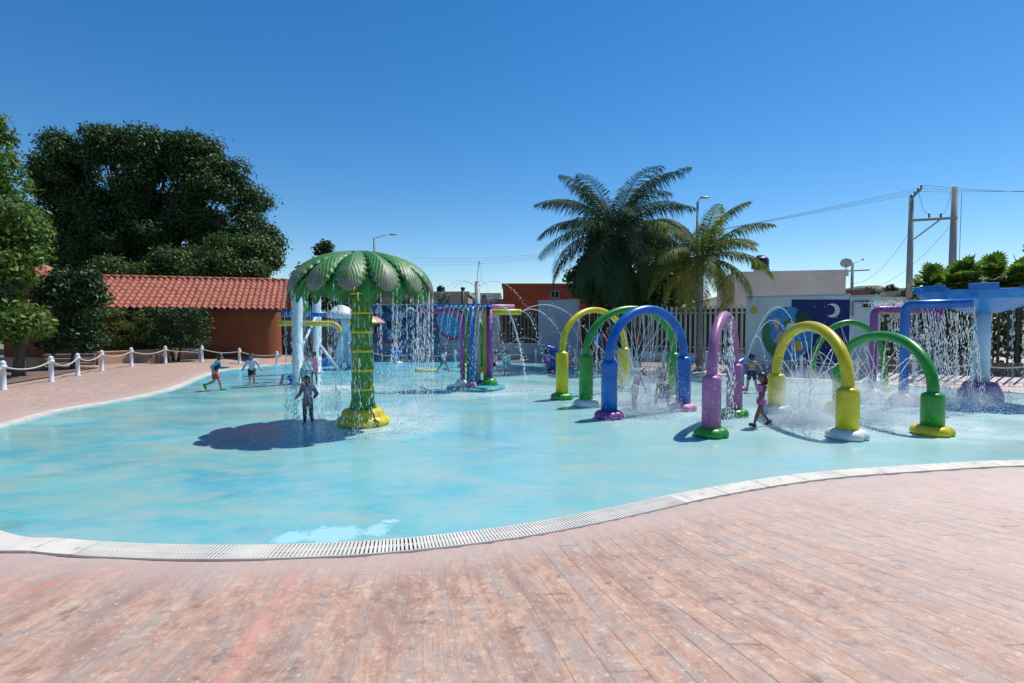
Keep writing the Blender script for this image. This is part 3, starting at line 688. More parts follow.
gab = MB(); a1, a2, a3 = bp(Lb - .14, inset - .1), bp(Lb - .14, depth + .1), bp(Lb - .14, (depth + inset) / 2 + .35)
rs = (1.62) / ((depth + inset) / 2 + .35 + .35)
RZ = eave_z + 1.62
gab.add([(a1[0], a1[1], eave_z + .1), (a2[0], a2[1], eave_z + .1), (a3[0], a3[1], RZ - .15)] + [(q[0] - bd.x * .2, q[1] - bd.y * .2, z) for q, z in ((a1, eave_z + .1), (a2, eave_z + .1), (a3, RZ - .15))], [(0, 1, 2), (5, 4, 3), (0, 3, 4, 1), (1, 4, 5, 2), (2, 5, 3, 0)], False)
part('gable', gab, terr, bld)
for k, (u0, u1) in enumerate([(3.4, 4.3), (5.6, 6.5)]):
    dm = MB(); q0, q1 = bp(u0, inset - .115), bp(u1, inset - .115); mid = ((q0[0] + q1[0]) / 2, (q0[1] + q1[1]) / 2)
    dm.box((mid[0], mid[1], Z0 + 1.0), (u1 - u0, .05, 2.0), rz=math.atan2(bd.y, bd.x)); part('door', dm, painted('brown_door', (.06, .03, .02), .6), bld)
# barrel tiles: arches across, each course stepping over the one below
def tiles(u0, u1, v0, z0, v1, z1, pitch_u=.27, course=.36, nu=7):
    us = np.arange(u0, u1, pitch_u / nu); Ls = math.hypot(v1 - v0, z1 - z0); nc = int(Ls / course) + 1; rows = []
    for cidx in range(nc):
        for (t, lift) in ((cidx * course + .001, .045), ((cidx + .5) * course, .024), ((cidx + 1) * course, .004)): rows.append((min(t, Ls) / Ls, lift))
    V = []; jit = rng.normal(size=(nc + 2, int((u1 - u0) / pitch_u) + 3)) * .008
    for ri, (t, lift) in enumerate(rows):
        ph = (us % pitch_u) / pitch_u; ci = ri // 3; ui = ((us - u0) / pitch_u).astype(int)
        arch = np.where(ph < .62, np.sin(np.clip(ph / .62, 0, 1) * PI) * .075, -np.sin((ph - .62) / .38 * PI) * .03) + jit[ci, ui]
        u = us; v = v0 + (v1 - v0) * t; z = z0 + (z1 - z0) * t + arch + lift
        X = BL.x + bd.x * u + bn.x * v; Y = BL.y + bd.y * u + bn.y * v
        V.append(np.stack([X, Y, z], 1))
    V = np.array(V); a, b = V.shape[:2]; id_ = np.arange(a * b).reshape(a, b)
    return V.reshape(-1, 3), np.stack([id_[:-1, :-1], id_[:-1, 1:], id_[1:, 1:], id_[1:, :-1]], 2).reshape(-1, 4)
g = N('roof_tile'); p = g.objc(); n_ = g.noise(p, 3.5, 5, .7); f_ = g.noise(p, 18, 4, .7)
c = g.ramp(n_, [(.3, (.25, .07, .045)), (.5, (.42, .125, .075)), (.72, (.52, .20, .13))])
c = g.mix(g.ramp(f_, [(.6, 0), (.8, .6)]), c, (.12, .06, .05)); tilem = g.fin(Base_Color=c, Roughness=.8, Normal=g.bump(f_, .3, .01))
vr = (depth + inset) / 2 + .35
Vt, Ft = tiles(0, Lb + .28, -.35, eave_z, vr, RZ); rf = part('roof', off(bld, npmesh('roof', Vt, Ft, tilem, True)), tilem, bld, solid=0)
mods(rf, 0, .02)
Vt, Ft = tiles(0, Lb + .28, depth + .6, eave_z, vr, RZ); part('roof', off(bld, npmesh('roof', Vt, Ft, tilem, True)), tilem, bld)
rg = MB(); q0, q1 = bp(0, vr), bp(Lb + .3, vr); nseg = int(Lb / .4)
for k in range(nseg):
    a = Vector((*q0, RZ + .05)).lerp(Vector((*q1, RZ + .05)), k / nseg); b = Vector((*q0, RZ + .03)).lerp(Vector((*q1, RZ + .03)), (k + 1.1) / nseg); rg.tube([a, b], [.12, .10], 10)
part('ridge_cap', rg, tilem, bld)
ev = MB(); q0, q1 = bp(0, -.22), bp(Lb + .2, -.22); ev.beam((*q0, eave_z - .07), (*q1, eave_z - .07), .05, .10); ev2 = MB()
for k in range(int(Lb / .6)):
    a = bp(.3 + k * .6, -.2); b = bp(.3 + k * .6, inset + .1); ev2.beam((*a, eave_z - .05), (*b, eave_z + .12), .07, .09)
part('fascia', ev, painted('dark_timber', (.09, .04, .025), .8), bld); part('rafters', ev2, painted('dark_timber', (.09, .04, .025), .8), bld)
# upper little roof seen between the trees
ub = root('roofed_kiosk', 'small tiled kiosk roof showing between the two left trees', 'kiosk', (-22.6, 26.5, Z0)); m = MB()
c0 = XY(46, 27, 0); m.box((c0.x, c0.y, 2.1), (2.4, 2.0, 3.7)); part('wall', m, terr, ub); m = MB()
zz = ZY(283, 27); m.lathe((c0.x, c0.y, zz - .1), [(2.1, 0), (1.05, .55), (.1, 1.0)], 4, a0=PI / 4, a1=PI / 4 + 2 * PI); m.sm = [False] * len(m.sm); part('roof', m, tilem, ub)
# low peach walls with steps between them
def lowwall(p, q, h, th, mat, lab, name='low_wall', z0=None):
    a = DG(*p); b = DG(*q); m = MB(); z = min(a.z, b.z) if z0 is None else z0
    m.beam((a.x, a.y, z + h / 2 - .1), (b.x, b.y, z + h / 2 - .1), th, h + .2); r_ = root(name, lab, 'wall', ((a.x + b.x) / 2, (a.y + b.y) / 2, z)); part('wall_body', m, mat, r_, bevel=.01)
    c_ = MB(); c_.beam((a.x, a.y, z + h + .03), (b.x, b.y, z + h + .03), th + .06, .05); part('coping', c_, mat, r_, bevel=.01); return r_
lowwall((97, 365.0), (200, 358.6), .50, .22, peach, 'low peach planter wall behind the ropes, below the clipped trees')
lowwall((-40, 371), (42, 369.5), .46, .22, peach, 'low peach wall behind the tree trunk at the left edge')
st = root('garden_steps', 'shadowy concrete steps between the two low peach walls', 'steps', DG(66, 367)); m = MB()
for k in range(3):
    a = XY(44, 21.6 + k * .34); b = XY(95, 22.3 + k * .34); m.beam((a.x, a.y, .36 + .16 * k), (b.x, b.y, .36 + .16 * k), .34, .16)
part('treads', m, wallmat('grey_step', (.25, .20, .17)), st, bevel=.01)
sg = root('small_sign', 'little blue and white sign board before the low peach wall', 'sign', DG(195, 361)); q = DG(194, 361); m = MB()
zt = ZY(351, q.y); m.box((q.x, q.y - .02, zt), (.52, .03, .19)); part('board', m, painted('sign_white', (.6, .62, .66), .4), sg)
m = MB(); m.box((q.x, q.y - .04, zt + .02), (.48, .006, .10)); part('blue_band', m, painted('sign_blue', (.03, .1, .4), .4), sg)
m = MB(); m.tube([(q.x + .24, q.y, q.z - .05), (q.x + .24, q.y, zt)], .018, 6); part('post', m, whitep, sg)
# ------------------------------------------------------------------ perimeter wall, fences, paintings
def wl_seg(p0, p1, zb, zt, th, mat, lab, name='perimeter_wall', cat='wall', cop=True):
    a, b = on_wall(p0), on_wall(p1); d = (b - a).normalized(); r_ = root(name, lab, cat, ((a.x + b.x) / 2, (a.y + b.y) / 2, zb)); m = MB(); nn = Vector((d.y, -d.x)) * -(th / 2)
    m.beam((a.x + nn.x, a.y + nn.y, (zb + zt) / 2), (b.x + nn.x, b.y + nn.y, (zb + zt) / 2), th, zt - zb); part('wall_body', m, mat, r_, bevel=.008)
    if cop:
        m = MB(); m.beam((a.x + nn.x, a.y + nn.y, zt + .03), (b.x + nn.x, b.y + nn.y, zt + .03), th + .06, .055); part('coping', m, wallmat('coping_grey', (.40, .38, .37)), r_, bevel=.006)
    return r_
def bars(p0, p1, zb, zt, wd, gap, mat, lab, railm=None, depth=.03, back=None):
    a, b = on_wall(p0), on_wall(p1); d = (b - a); L = d.length; d.normalize(); nn = Vector((d.y, -d.x)) * -.08
    r_ = root('slat_fence', lab, 'fence', ((a.x + b.x) / 2, (a.y + b.y) / 2, zb)); m = MB(); k = int(L / gap); rz = math.atan2(d.y, d.x)
    for i in range(k):
        q = a + d * (L * (i + .5) / k) + nn; m.box((q.x, q.y, (zb + zt) / 2), (wd, depth, zt - zb), rz)
    part('slats', m, mat, r_); m = MB()
    for z in (zb + .25, zt - .3):
        m.beam((a.x + nn.x * 1.5, a.y + nn.y * 1.5, z), (b.x + nn.x * 1.5, b.y + nn.y * 1.5, z), .03, .06)
    part('rails', m, railm or mat, r_)
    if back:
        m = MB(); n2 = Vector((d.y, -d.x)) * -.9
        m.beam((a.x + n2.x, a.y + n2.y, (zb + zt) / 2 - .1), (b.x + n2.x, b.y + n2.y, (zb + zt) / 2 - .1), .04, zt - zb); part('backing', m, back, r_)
    return r_
WZ = 3.2
mauvew = wallmat('mauve_render', (.40, .37, .42), streak=.35); greyw = wallmat('grey_blue_render', (.50, .54, .58), streak=.3); whitew = wallmat('pale_render', (.52, .53, .56), streak=.3)
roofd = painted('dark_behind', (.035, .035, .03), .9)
# colourful graffiti wall on the left
g = N('graffiti_wall'); p = g.pos(); vo = g.n('ShaderNodeTexVoronoi', {'Vector': g.mix(.12, p, g.n('ShaderNodeTexNoise', {'Vector': p, 'Scale': 1.4}).outputs['Color'], 'LINEAR_LIGHT'), 'Scale': 2.8}); vc = g.n('ShaderNodeSeparateColor', {0: vo.outputs['Color']}).outputs[0]
c = g.ramp(vc, [(.0, (.02, .10, .22)), (.3, (.02, .025, .04)), (.45, (.05, .16, .26)), (.6, (.30, .07, .11)), (.68, (.06, .12, .22)), (.82, (.40, .42, .46)), (.92, (.08, .05, .15))], 'CONSTANT')
sx = g.n('ShaderNodeSeparateXYZ', {0: p}); c = g.mix(g.math('LESS_THAN', sx.outputs[2], .95), c, (.20, .22, .30)); c = g.mix(g.ramp(g.noise(p, 9, 4, .7), [(.5, 0), (.7, .45)]), c, (.10, .12, .16))
graf = g.fin(Base_Color=c, Roughness=.85)
wl_seg(262, 352, Z0 - .3, 2.4, .2, wallmat('dark_stone', (.14, .115, .10)), 'dark stone perimeter wall behind the pale play tower')  # dark stone tone, streaked at random
wl_seg(352.2, 440, Z0 - .3, 3.0, .2, graf, 'wall painted with blue, black and pink shapes behind the palm fountain')
wl_seg(440.2, 499, Z0 - .3, 2.55, .2, mauvew, 'mauve perimeter wall carrying the blue oval painting')
bars(352.2, 440, .55, 2.75, .03, .16, dark, 'thin dark bar fence along the painted wall, behind the palm fountain')
# brown slats standing on the low mauve base
wl_seg(499.2, 538, Z0 - .3, .95, .2, mauvew, 'low mauve wall under the brown slats', cop=False)
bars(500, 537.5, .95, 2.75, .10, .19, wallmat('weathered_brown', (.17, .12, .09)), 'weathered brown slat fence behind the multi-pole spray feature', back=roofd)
wl_seg(538.2, 578, Z0 - .3, WZ, .22, mauvew, 'tall blank mauve wall between the brown slats and the bar fence')
wl_seg(578.2, 745, Z0 - .3, .72, .22, greyw, 'low grey wall under the pale slatted fence', cop=False)
bars(579, 632, .72, 2.75, .04, .16, dark, 'black bar fence behind the yellow and green arches')
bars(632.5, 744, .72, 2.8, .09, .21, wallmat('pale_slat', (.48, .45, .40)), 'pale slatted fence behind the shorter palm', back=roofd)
wl_seg(745.3, 849, Z0 - .3, 3.12, .22, greyw, 'grey blue wall carrying the earth and night paintings')
wl_seg(849.3, 880, Z0 - .3, 3.05, .22, whitew, 'pale wall with a lamp, right of the night painting')
wl_seg(880.3, 1100, Z0 - .3, .74, .22, wallmat('brown_base', (.15, .10, .09)), 'low brown wall under the black bars on the right', cop=False)
bars(881, 1098, .74, 2.75, .06, .24, dark, 'black bar fence along the right side behind the blue bowl')
# flat paintings on the wall, built as thin raised panels
a0_, b0_ = WALL[2], WALL[3]; wd_ = (b0_ - a0_).normalized(); wn_ = Vector((wd_.y, -wd_.x))
def wp(px, py, lift):
    q = on_wall(px); s = q + wn_ * lift; return Vector((s.x, s.y, ZY(py, q.y)))
def panel(pix, lift, mat, name, r_, th=.004, curve=False):
    P = [wp(x, y, lift) for x, y in pix]; n_ = len(P); b_ = [q - Vector((wn_.x, wn_.y, 0)) * th for q in P]; m = MB()
    m.add(P + b_, [tuple(range(n_)), tuple(range(2 * n_ - 1, n_ - 1, -1))] + [(i, n_ + i, n_ + (i + 1) % n_, (i + 1) % n_) for i in range(n_)], False); part(name, m, mat, r_)
def circ(cx, cy, rx, ry=None, k=28, a0=0, a1=2 * PI): ry = ry or rx; return [(cx + rx * math.cos(a0 + (a1 - a0) * i / k), cy + ry * math.sin(a0 + (a1 - a0) * i / k)) for i in range(k)]
mp = lambda n_, c_: painted(n_, c_, .75, .12, 2)
navy = mp('mural_navy', (.008, .015, .12)); msky = mp('mural_sky', (.03, .22, .48)); mgreen = mp('mural_green', (.05, .17, .06)); mdk = mp('mural_dark_green', (.012, .05, .035)); mskin = mp('mural_pink', (.52, .28, .28)); mwhite = mp('mural_white', (.62, .60, .60)); myel = mp('mural_yellow', (.55, .36, .03))
r_ = root('night_painting', 'navy blue wall painting with a white crescent moon', 'mural', wp(820, 368, .01)); panel([(791, 299.5), (849, 299.5), (849, 366), (791, 366)], .008, navy, 'background', r_)
moon = [(832 + 7.5 * math.cos(a), 310.5 + 7 * math.sin(a)) for a in [R(-125 + 250 * i / 16) for i in range(17)]] + [(828.7 + 6.0 * math.cos(a), 310 + 5.3 * math.sin(a)) for a in [R(105 - 210 * i / 14) for i in range(15)]]
panel(moon, .013, mwhite, 'crescent_moon', r_)
for k in range(14): x, y = random.uniform(795, 846), random.uniform(303, 335); panel(circ(x, y, .5, .5, 6), .013, mwhite, 'star', r_)
r_ = root('earth_painting', 'round painting of a blue and green earth with a pink figure', 'mural', wp(788, 362, .02))
panel(circ(788, 334, 26, 27.5), .018, msky, 'globe', r_)
panel([(763, 324), (768, 322), (771, 330), (770, 338), (776, 345), (781, 356), (783, 361), (776, 359), (768, 351), (763, 341)], .023, mgreen, 'green_land', r_)
panel([(797, 309), (806, 311), (812, 319), (813, 330), (805, 331), (798, 325), (795, 317)], .023, mdk, 'dark_land', r_)
panel([(790, 318), (797, 322), (799, 330), (790, 331), (784, 327), (784, 321)], .023, mgreen, 'bright_land', r_)
panel([(779, 331), (788, 333), (793, 338), (790, 345), (781, 345), (774, 341)], .027, mskin, 'pink_dress', r_)
panel(circ(776.5, 322, 4, 4.2, 16), .027, mskin, 'round_head', r_); panel([(774.5, 325), (779, 325), (779, 330), (775, 330)], .0265, mskin, 'neck', r_)
panel(circ(792, 327, 6, 4.5, 18), .027, mwhite, 'pale_cloud', r_); panel(circ(798.5, 346, 4.6, 5, 18), .027, myel, 'yellow_disc', r_)
r_ = root('sun_painting', 'small yellow sun disc painted on the grey wall beside the palm', 'mural', wp(753.5, 315, .01)); panel(circ(753.5, 310, 3.8, 4, 18), .01, myel, 'disc', r_)
r_ = root('framed_painting', 'blue rounded oval with pink rim hanging on the mauve wall', 'mural', Vector((-3, 28.9, 1.2)))
def pan2(cx, cy, rx, ry, Y, mat, name):
    m = MB(); P = [AT(cx + rx * math.cos(2 * PI * i / 26) * (1 + .05 * math.sin(2 * 2 * PI * i / 26)), cy + ry * math.sin(2 * PI * i / 26 + .25), Y) for i in range(26)]; n_ = 26
    m.add(P + [q + Vector((0, .02, 0)) for q in P], [tuple(range(n_)), tuple(range(2 * n_ - 1, n_ - 1, -1))] + [(i, n_ + i, n_ + (i + 1) % n_, (i + 1) % n_) for i in range(n_)], False); part(name, m, mat, r_)
pan2(450, 326, 13.5, 14.5, 28.9, mp('mural_rose', (.42, .06, .16)), 'pink_rim'); pan2(449, 324.5, 11.8, 12, 28.86, mp('mural_cyan', (.05, .28, .46)), 'blue_oval')
# wall lamp and conduit
r_ = root('wall_lamp', 'small dark lamp with a bent conduit on the pale wall', 'lamp', wp(867, 308, .05)); m = MB(); q = wp(866.5, 306, .12); m.lathe(q, [(.03, .1), (.12, .06), (.13, -.04), (.02, -.05)], 12); part('lamp_head', m, dark, r_)
m = MB(); m.tube([wp(852, 316, .04), wp(852, 302.5, .04), wp(853, 301.5, .04), wp(868, 301, .04), wp(868, 304, .05)], .022, 6); part('conduit', m, painted('conduit', (.12, .14, .18), .5), r_)

# ------------------------------------------------------------------ houses behind
def house(name, lab, x0, x1, ytop, Y, dep, mat, par=.25, zb=.2, skew=0.0, wins=(), cat='building', roofm=None):
    a = AT(x0, ytop, Y); b = AT(x1, ytop, Y + skew); zt = a.z; r_ = root(name, lab, cat, ((a.x + b.x) / 2, Y, zb)); d = Vector((b.x - a.x, b.y - a.y, 0)).normalized(); nn = Vector((-d.y, d.x, 0))
    P = [Vector((a.x, a.y, 0)), Vector((b.x, b.y, 0)), Vector((b.x, b.y, 0)) + nn * dep, Vector((a.x, a.y, 0)) + nn * dep]; m = MB(); m.prism([(q.x, q.y) for q in P], zb, zt - par); part('wall', m, mat, r_)
    m = MB()
    for i in range(4):
        p, q = P[i], P[(i + 1) % 4]; dd = (q - p).normalized() * .08; m.beam((p.x - dd.x, p.y - dd.y, zt - par / 2), (q.x + dd.x, q.y + dd.y, zt - par / 2), .18, par)
    part('parapet', m, roofm or mat, r_)
    for (wx0, wy0, wx1, wy1) in wins:
        tt = ((wx0 + wx1) / 2 - x0) / (x1 - x0); q = P[0].lerp(P[1], tt); w_ = (wx1 - wx0) / F * q.y; z0_, z1_ = ZY(wy1, q.y), ZY(wy0, q.y); rz = math.atan2(d.y, d.x)
        m = MB(); m.box((q.x - nn.x * .01, q.y - nn.y * .01, (z0_ + z1_) / 2), (w_, .06, z1_ - z0_), rz); wo = part('window', m, painted('window_dark', (.02, .025, .03), .15), r_)
        m = MB()
        for sx_ in (-.5, 0, .5):
            m.box((q.x - nn.x * .05 + d.x * w_ * sx_, q.y - nn.y * .05 + d.y * w_ * sx_, (z0_ + z1_) / 2), (.06, .04, z1_ - z0_ + .06), rz)
        for zz in (z0_, z1_): m.box((q.x - nn.x * .051, q.y - nn.y * .051, zz), (w_ + .06, .04, .06), rz)
        part('frame', m, painted('window_frame', (.3, .3, .3), .5), wo)
    return r_
cream = wallmat('cream_render', (.50, .42, .30)); beige = wallmat('beige_block', (.76, .68, .58), streak=.4); orange = wallmat('rust_orange_render', (.36, .075, .03), streak=.25); pinkw = wallmat('rose_render', (.46, .33, .31))
house('flat_roofed_house', 'small cream flat-roofed house with black tank behind the spray feature', 429, 468, 291.5, 41, 6, cream, wins=[(437, 296, 449, 305)])
house('flat_roofed_house', 'pinkish low house between the cream house and the rust orange building', 455, 505, 299, 46, 6, pinkw, wins=[(470, 303, 476, 309), (490, 303, 496, 309)])
house('flat_roofed_house', 'pale far house with a small upper room', 468, 500, 293, 60, 8, whitew, wins=[(482, 295, 486, 299)])
house('rust_building', 'rust orange building with dark window behind the taller palm', 503, 640, 283.5, 38, 9, orange, par=.2, wins=[(551, 291, 559, 298), (590, 291, 598, 298)])
house('beige_building', 'beige concrete building with stepped courses and black roof tank', 735, 846, 272, 27.5, 7, beige, par=.3, skew=-1.2)
house('flat_roofed_house', 'low brown-roofed shed right of the beige building', 836, 868, 290, 33, 4, wallmat('shed_brown', (.16, .08, .06)), par=.3)
house('flat_roofed_house', 'low pale house with flat roof behind the lamp wall', 862, 905, 297, 40, 6, beige)
random.seed(21)
hh = [(852, 291, 95, 7, 'pale house on the distant hill, above the brown-roofed shed'), (868, 288, 130, 9, 'white-roofed house on the distant hill near the small power pole'), (884, 289.5, 110, 8, 'grey house on the distant hill, middle of the row'), (899, 288, 125, 8, 'cream house on the distant hill left of the twin poles'), (914, 290, 100, 7, 'pale pink house on the distant hill behind the twin poles'), (878, 293, 80, 7, 'squat beige house at the hill foot'), (828, 268, 200, 1, '')]
for (px, py, Y, wdt, lab) in hh[:6]:
    house('hill_house', lab, px - wdt, px + wdt, py, Y, 8, random.choice([cream, whitew, beige, pinkw]), wins=[(px - 4, py + 2.2, px - 1.5, py + 4.6), (px + 2, py + 2.2, px + 4, py + 4.6)])
def tank(px, py0, py1, rpx, Y, lab):
    zb, zt = ZY(py1, Y), ZY(py0, Y); c_ = XY(px, Y, zb); rr = rpx * Y / F; h_ = zt - zb; r_ = root('water_tank', lab, 'water tank', c_); m = MB()
    m.lathe(c_, [(rr, 0), (rr * 1.02, h_ * .2), (rr * .97, h_ * .24), (rr * 1.02, h_ * .45), (rr * .97, h_ * .49), (rr * 1.0, h_ * .68), (rr * .8, h_ * .84), (rr * .45, h_ * .9)], 20); part('tank_body', m, painted('tank_black', (.012, .012, .016), .35), r_)
    m = MB(); m.lathe(c_ + Vector((0, 0, h_ * .88)), [(rr * .45, 0), (rr * .45, h_ * .1), (rr * .2, h_ * .14), (0, h_ * .14)], 14); part('lid', m, painted('tank_lid', (.03, .03, .035), .5), r_)
    m = MB(); m.lathe(c_ - Vector((0, 0, .35)), [(rr * .8, 0), (rr * .8, .35)], 4); part('plinth', m, beige, r_)
tank(759, 255.5, 269, 8.2, 27.8, 'black water tank on the beige building beside the shorter palm')
tank(441, 285.5, 292.5, 4.2, 42.5, 'black water tank on the cream house left of the grey pole')
# satellite dish
q = AT(846, 270, 30); r_ = root('satellite_dish', 'grey satellite dish on the end of the beige building', 'satellite dish', q); m = MB(); m.tube([q - Vector((0, 0, .3)), q + Vector((0, 0, .3))], .03, 6); part('mast', m, greym, r_)
m = MB(); MM = Matrix.Rotation(R(-50), 3, 'X') @ Matrix.Rotation(R(25), 3, 'Y'); prof = [(0, 0), (.14, .014), (.24, .05), (.29, .08)]; m2 = MB(); m2.lathe((0, 0, 0), prof, 18)
m.add([q + Vector((0, 0, .35)) + MM @ Vector(v) for v in m2.v], m2.f, True); part('dish', m, painted('dish_grey', (.25, .35, .35), .5), r_, solid=.01)
m = MB(); m.tube([q + Vector((.1, -.1, .25)), q + Vector((.55, -.5, .5))], .015, 5); m.box(q + Vector((.58, -.52, .52)), (.07, .07, .1)); part('feed_arm', m, greym, r_)
# ------------------------------------------------------------------ poles and wires
conc = wallmat('pole_concrete', (.30, .31, .31)); ins = painted('insulator', (.06, .05, .05), .3)
YP = 34.0; pA = XY(908, YP); pB = XY(950.5, YP); zA, zB, zX = ZY(196, YP), ZY(187, YP), ZY(220.5, YP)
pr = root('twin_power_pole', 'two concrete power poles joined by a crossbar with brace', 'power pole', (pA.x, YP, .2))
for (p, zt, r0) in ((pA, zA, .17), (pB, zB, .20)):
    m = MB(); m.tube([(p.x, YP, .1), (p.x, YP, zt)], [r0 * 1.25, r0 * .8], 10); part('pole', m, conc, pr)
m = MB(); m.beam((pA.x - .25, YP - .25, zX - .05), (pB.x, YP - .25, zX + .12), .12, .14); part('crossbar', m, conc, pr)
m = MB(); m.beam((pA.x, YP - .28, zX - 1.2), (pA.x + 1.6, YP - .28, zX), .06, .09); part('brace', m, greym, pr)
m = MB(); m.beam((pA.x - .22, YP - .26, zA - .25), (pA.x + .42, YP - .22, zA + .38), .10, .10); part('top_arm', m, conc, pr)
INS = []
for k in range(4):
    t = k / 3; b = Vector((pA.x - .2 + .6 * t, YP - .25, zA - .17 + .58 * t)); m = MB(); m.lathe(b, [(.03, 0), (.06, .05), (.04, .1), (.07, .14), (.03, .2), (0, .22)], 8); part('insulator', m, ins, pr); INS.append(b + Vector((0, 0, .2)))
for fx in (.35, .62):
    b = Vector((pA.x + (pB.x - pA.x) * fx, YP - .25, zX + .12)); m = MB(); m.lathe(b, [(.03, 0), (.07, .06), (.04, .12), (.07, .18), (.03, .26), (0, .28)], 8); part('insulator', m, ins, pr); INS.append(b + Vector((0, 0, .28)))
wire_m = painted('wire', (.03, .03, .035), .6)
def wire(a, b, sag, lab, rad=.012, g_='power lines in the sky'):
    a, b = Vector(a), Vector(b); m = MB(); m.tube([a.lerp(b, t / 24) - Vector((0, 0, sag * 4 * (t / 24) * (1 - t / 24))) for t in range(25)], rad, 4)
    thing('power_line', m, wire_m, lab, 'wire', group=g_)
for k in range(3):
    wire(INS[k], AT(410, 257 + k * 3.6, 95), 1.6, ['uppermost of the long wires running left from the twin poles', 'middle one of the long wires running left from the twin poles', 'lowest of the long wires running left from the twin poles'][k], .010)
    wire(INS[k + 1] if k < 3 else INS[3], AT(1110, 186 + k * 3.6, 33 + k), .15, ['top wire leaving the twin poles to the right edge', 'second wire leaving the twin poles to the right edge', 'third wire leaving the twin poles to the right edge'][k], .010)
q2 = AT(850, 283, 48)
wire(INS[4], INS[2], .5, 'slack jumper wire between crossbar and left pole top', .012, None); wire(INS[5], (pB.x - .3, YP - .1, zB - .3), .5, 'slack jumper wire between crossbar and the thicker right pole', .012, None)
wire((pA.x, YP, zX - .6), q2, 1.0, 'thin wire dropping from the left twin pole to the small pole', .012, None); wire((pB.x, YP, zX - .1), AT(846, 290, 48), 1.4, 'thin wire dropping from the thicker twin pole towards the houses', .012, None)
m = MB(); m.tube([(pB.x + .45, YP, ZY(193, YP)), (pB.x + .42, YP, ZY(262, YP))], .015, 5); thing('stay_cable', m, wire_m, 'vertical stay cable beside the thicker power pole', 'wire')
spo = root('small_power_pole', 'thin utility pole with a crossarm behind the beige building', 'power pole', XY(851, 48, .2)); b = XY(851, 48, .2); zt = ZY(263, 48); m = MB(); m.tube([b, (b.x, b.y, zt)], [.16, .12], 8); part('pole', m, conc, spo)
m = MB(); m.beam((b.x - .3, b.y, ZY(271, 48)), (b.x + 1.5, b.y, ZY(270, 48)), .1, .1); part('crossarm', m, conc, spo)
def lamp(px, pyt, Y, ax, ay, lab, bend):
    b = XY(px, Y, .2); zt = ZY(pyt, Y); r_ = root('street_lamp', lab, 'street lamp', b, 'tall street lamps beyond the wall'); m = MB(); m.tube([b, (b.x, b.y, zt)], [.10, .065], 10); part('pole', m, painted('lamp_pole', (.09, .11, .13), .5), r_)
    e = AT(ax, ay, Y); m = MB(); m.tube([(b.x, b.y, zt - .05), (b.x + (e.x - b.x) * .5, b.y, zt + (e.z - zt) * .65), e], .03, 6); part('arm', m, greym, r_)
    m = MB(); m.ell(e + Vector((.2, 0, 0)), (.32, .14, .08)); part('lamp_head', m, greym, r_)
lamp(696, 202, 32, 701.5, 197.5, 'street lamp standing between the two tall palms', 0); lamp(375, 238, 42, 390.5, 234.5, 'street lamp rising above the palm tree fountain', 0)
pp = root('dark_post', 'short dark utility post behind the multi-pole spray feature', 'pole', XY(463, 36, .2)); m = MB(); b = XY(463, 36, .2); m.tube([b, (b.x, b.y, ZY(289, 36))], .11, 8); part('post', m, dark, pp)
m = MB(); m.lathe((b.x, b.y, ZY(289, 36) - .02), [(.15, 0), (.15, .12), (0, .16)], 8); part('cap', m, dark, pp)
# dark greenery beyond the see-through fences
def backhedge(name, lab, p0, p1, Y0, Y1, z1, mat, lf=.13):
    a = on_wall(p0, -1.6); b = on_wall(p1, -1.6); L = (b - a).length; bl = []; k = int(L / .55)
    for i in range(k):
        q = a.lerp(b, (i + .5) / k)
        for z in np.arange(.5, z1, .6): bl.append(((q.x + rng.normal() * .15, q.y + .5 + rng.normal() * .2, z), (.5, .5, .45)))
    r_ = root(name, lab, 'hedge', ((a.x + b.x) / 2, (a.y + b.y) / 2 + .5, .2)); m = MB()
    for i in range(0, k, 3): q = a.lerp(b, (i + .5) / k); m = MB(); m.tube([(q.x, q.y + .5, .1), (q.x, q.y + .5, z1 * .7)], .05, 6); part('stem', m, barkm, r_)
    part('foliage', off(r_, leaf_mesh('foliage', bl, 230, lf, mat)), mat, r_)
backhedge('dark_hedge', 'dark hedge showing between the black bars under the blue bowl', 882, 1120, 0, 0, 2.9, LF_DARK)
backhedge('dark_hedge', 'dark hedge behind the black bars beyond the yellow arch', 580, 640, 0, 0, 2.6, LF_DARK)

house('flat_roofed_house', 'cream two-room house behind the painted wall, glimpsed under the palm fountain leaves', 352, 428, 294, 44, 7, cream, wins=[(372, 298, 380, 304), (402, 298, 410, 304)])
tree('broadleaf_tree', 'dark bushy tree filling the gap between tiled roof and palm fountain', XY(306, 33, .2), .2, 1.4, [lobe(300, 305, 20, 33, 24), lobe(328, 308, 24, 33, 26), lobe(346, 312, 16, 33, 20)], 300, .13, LF_DARK, .7, 18)
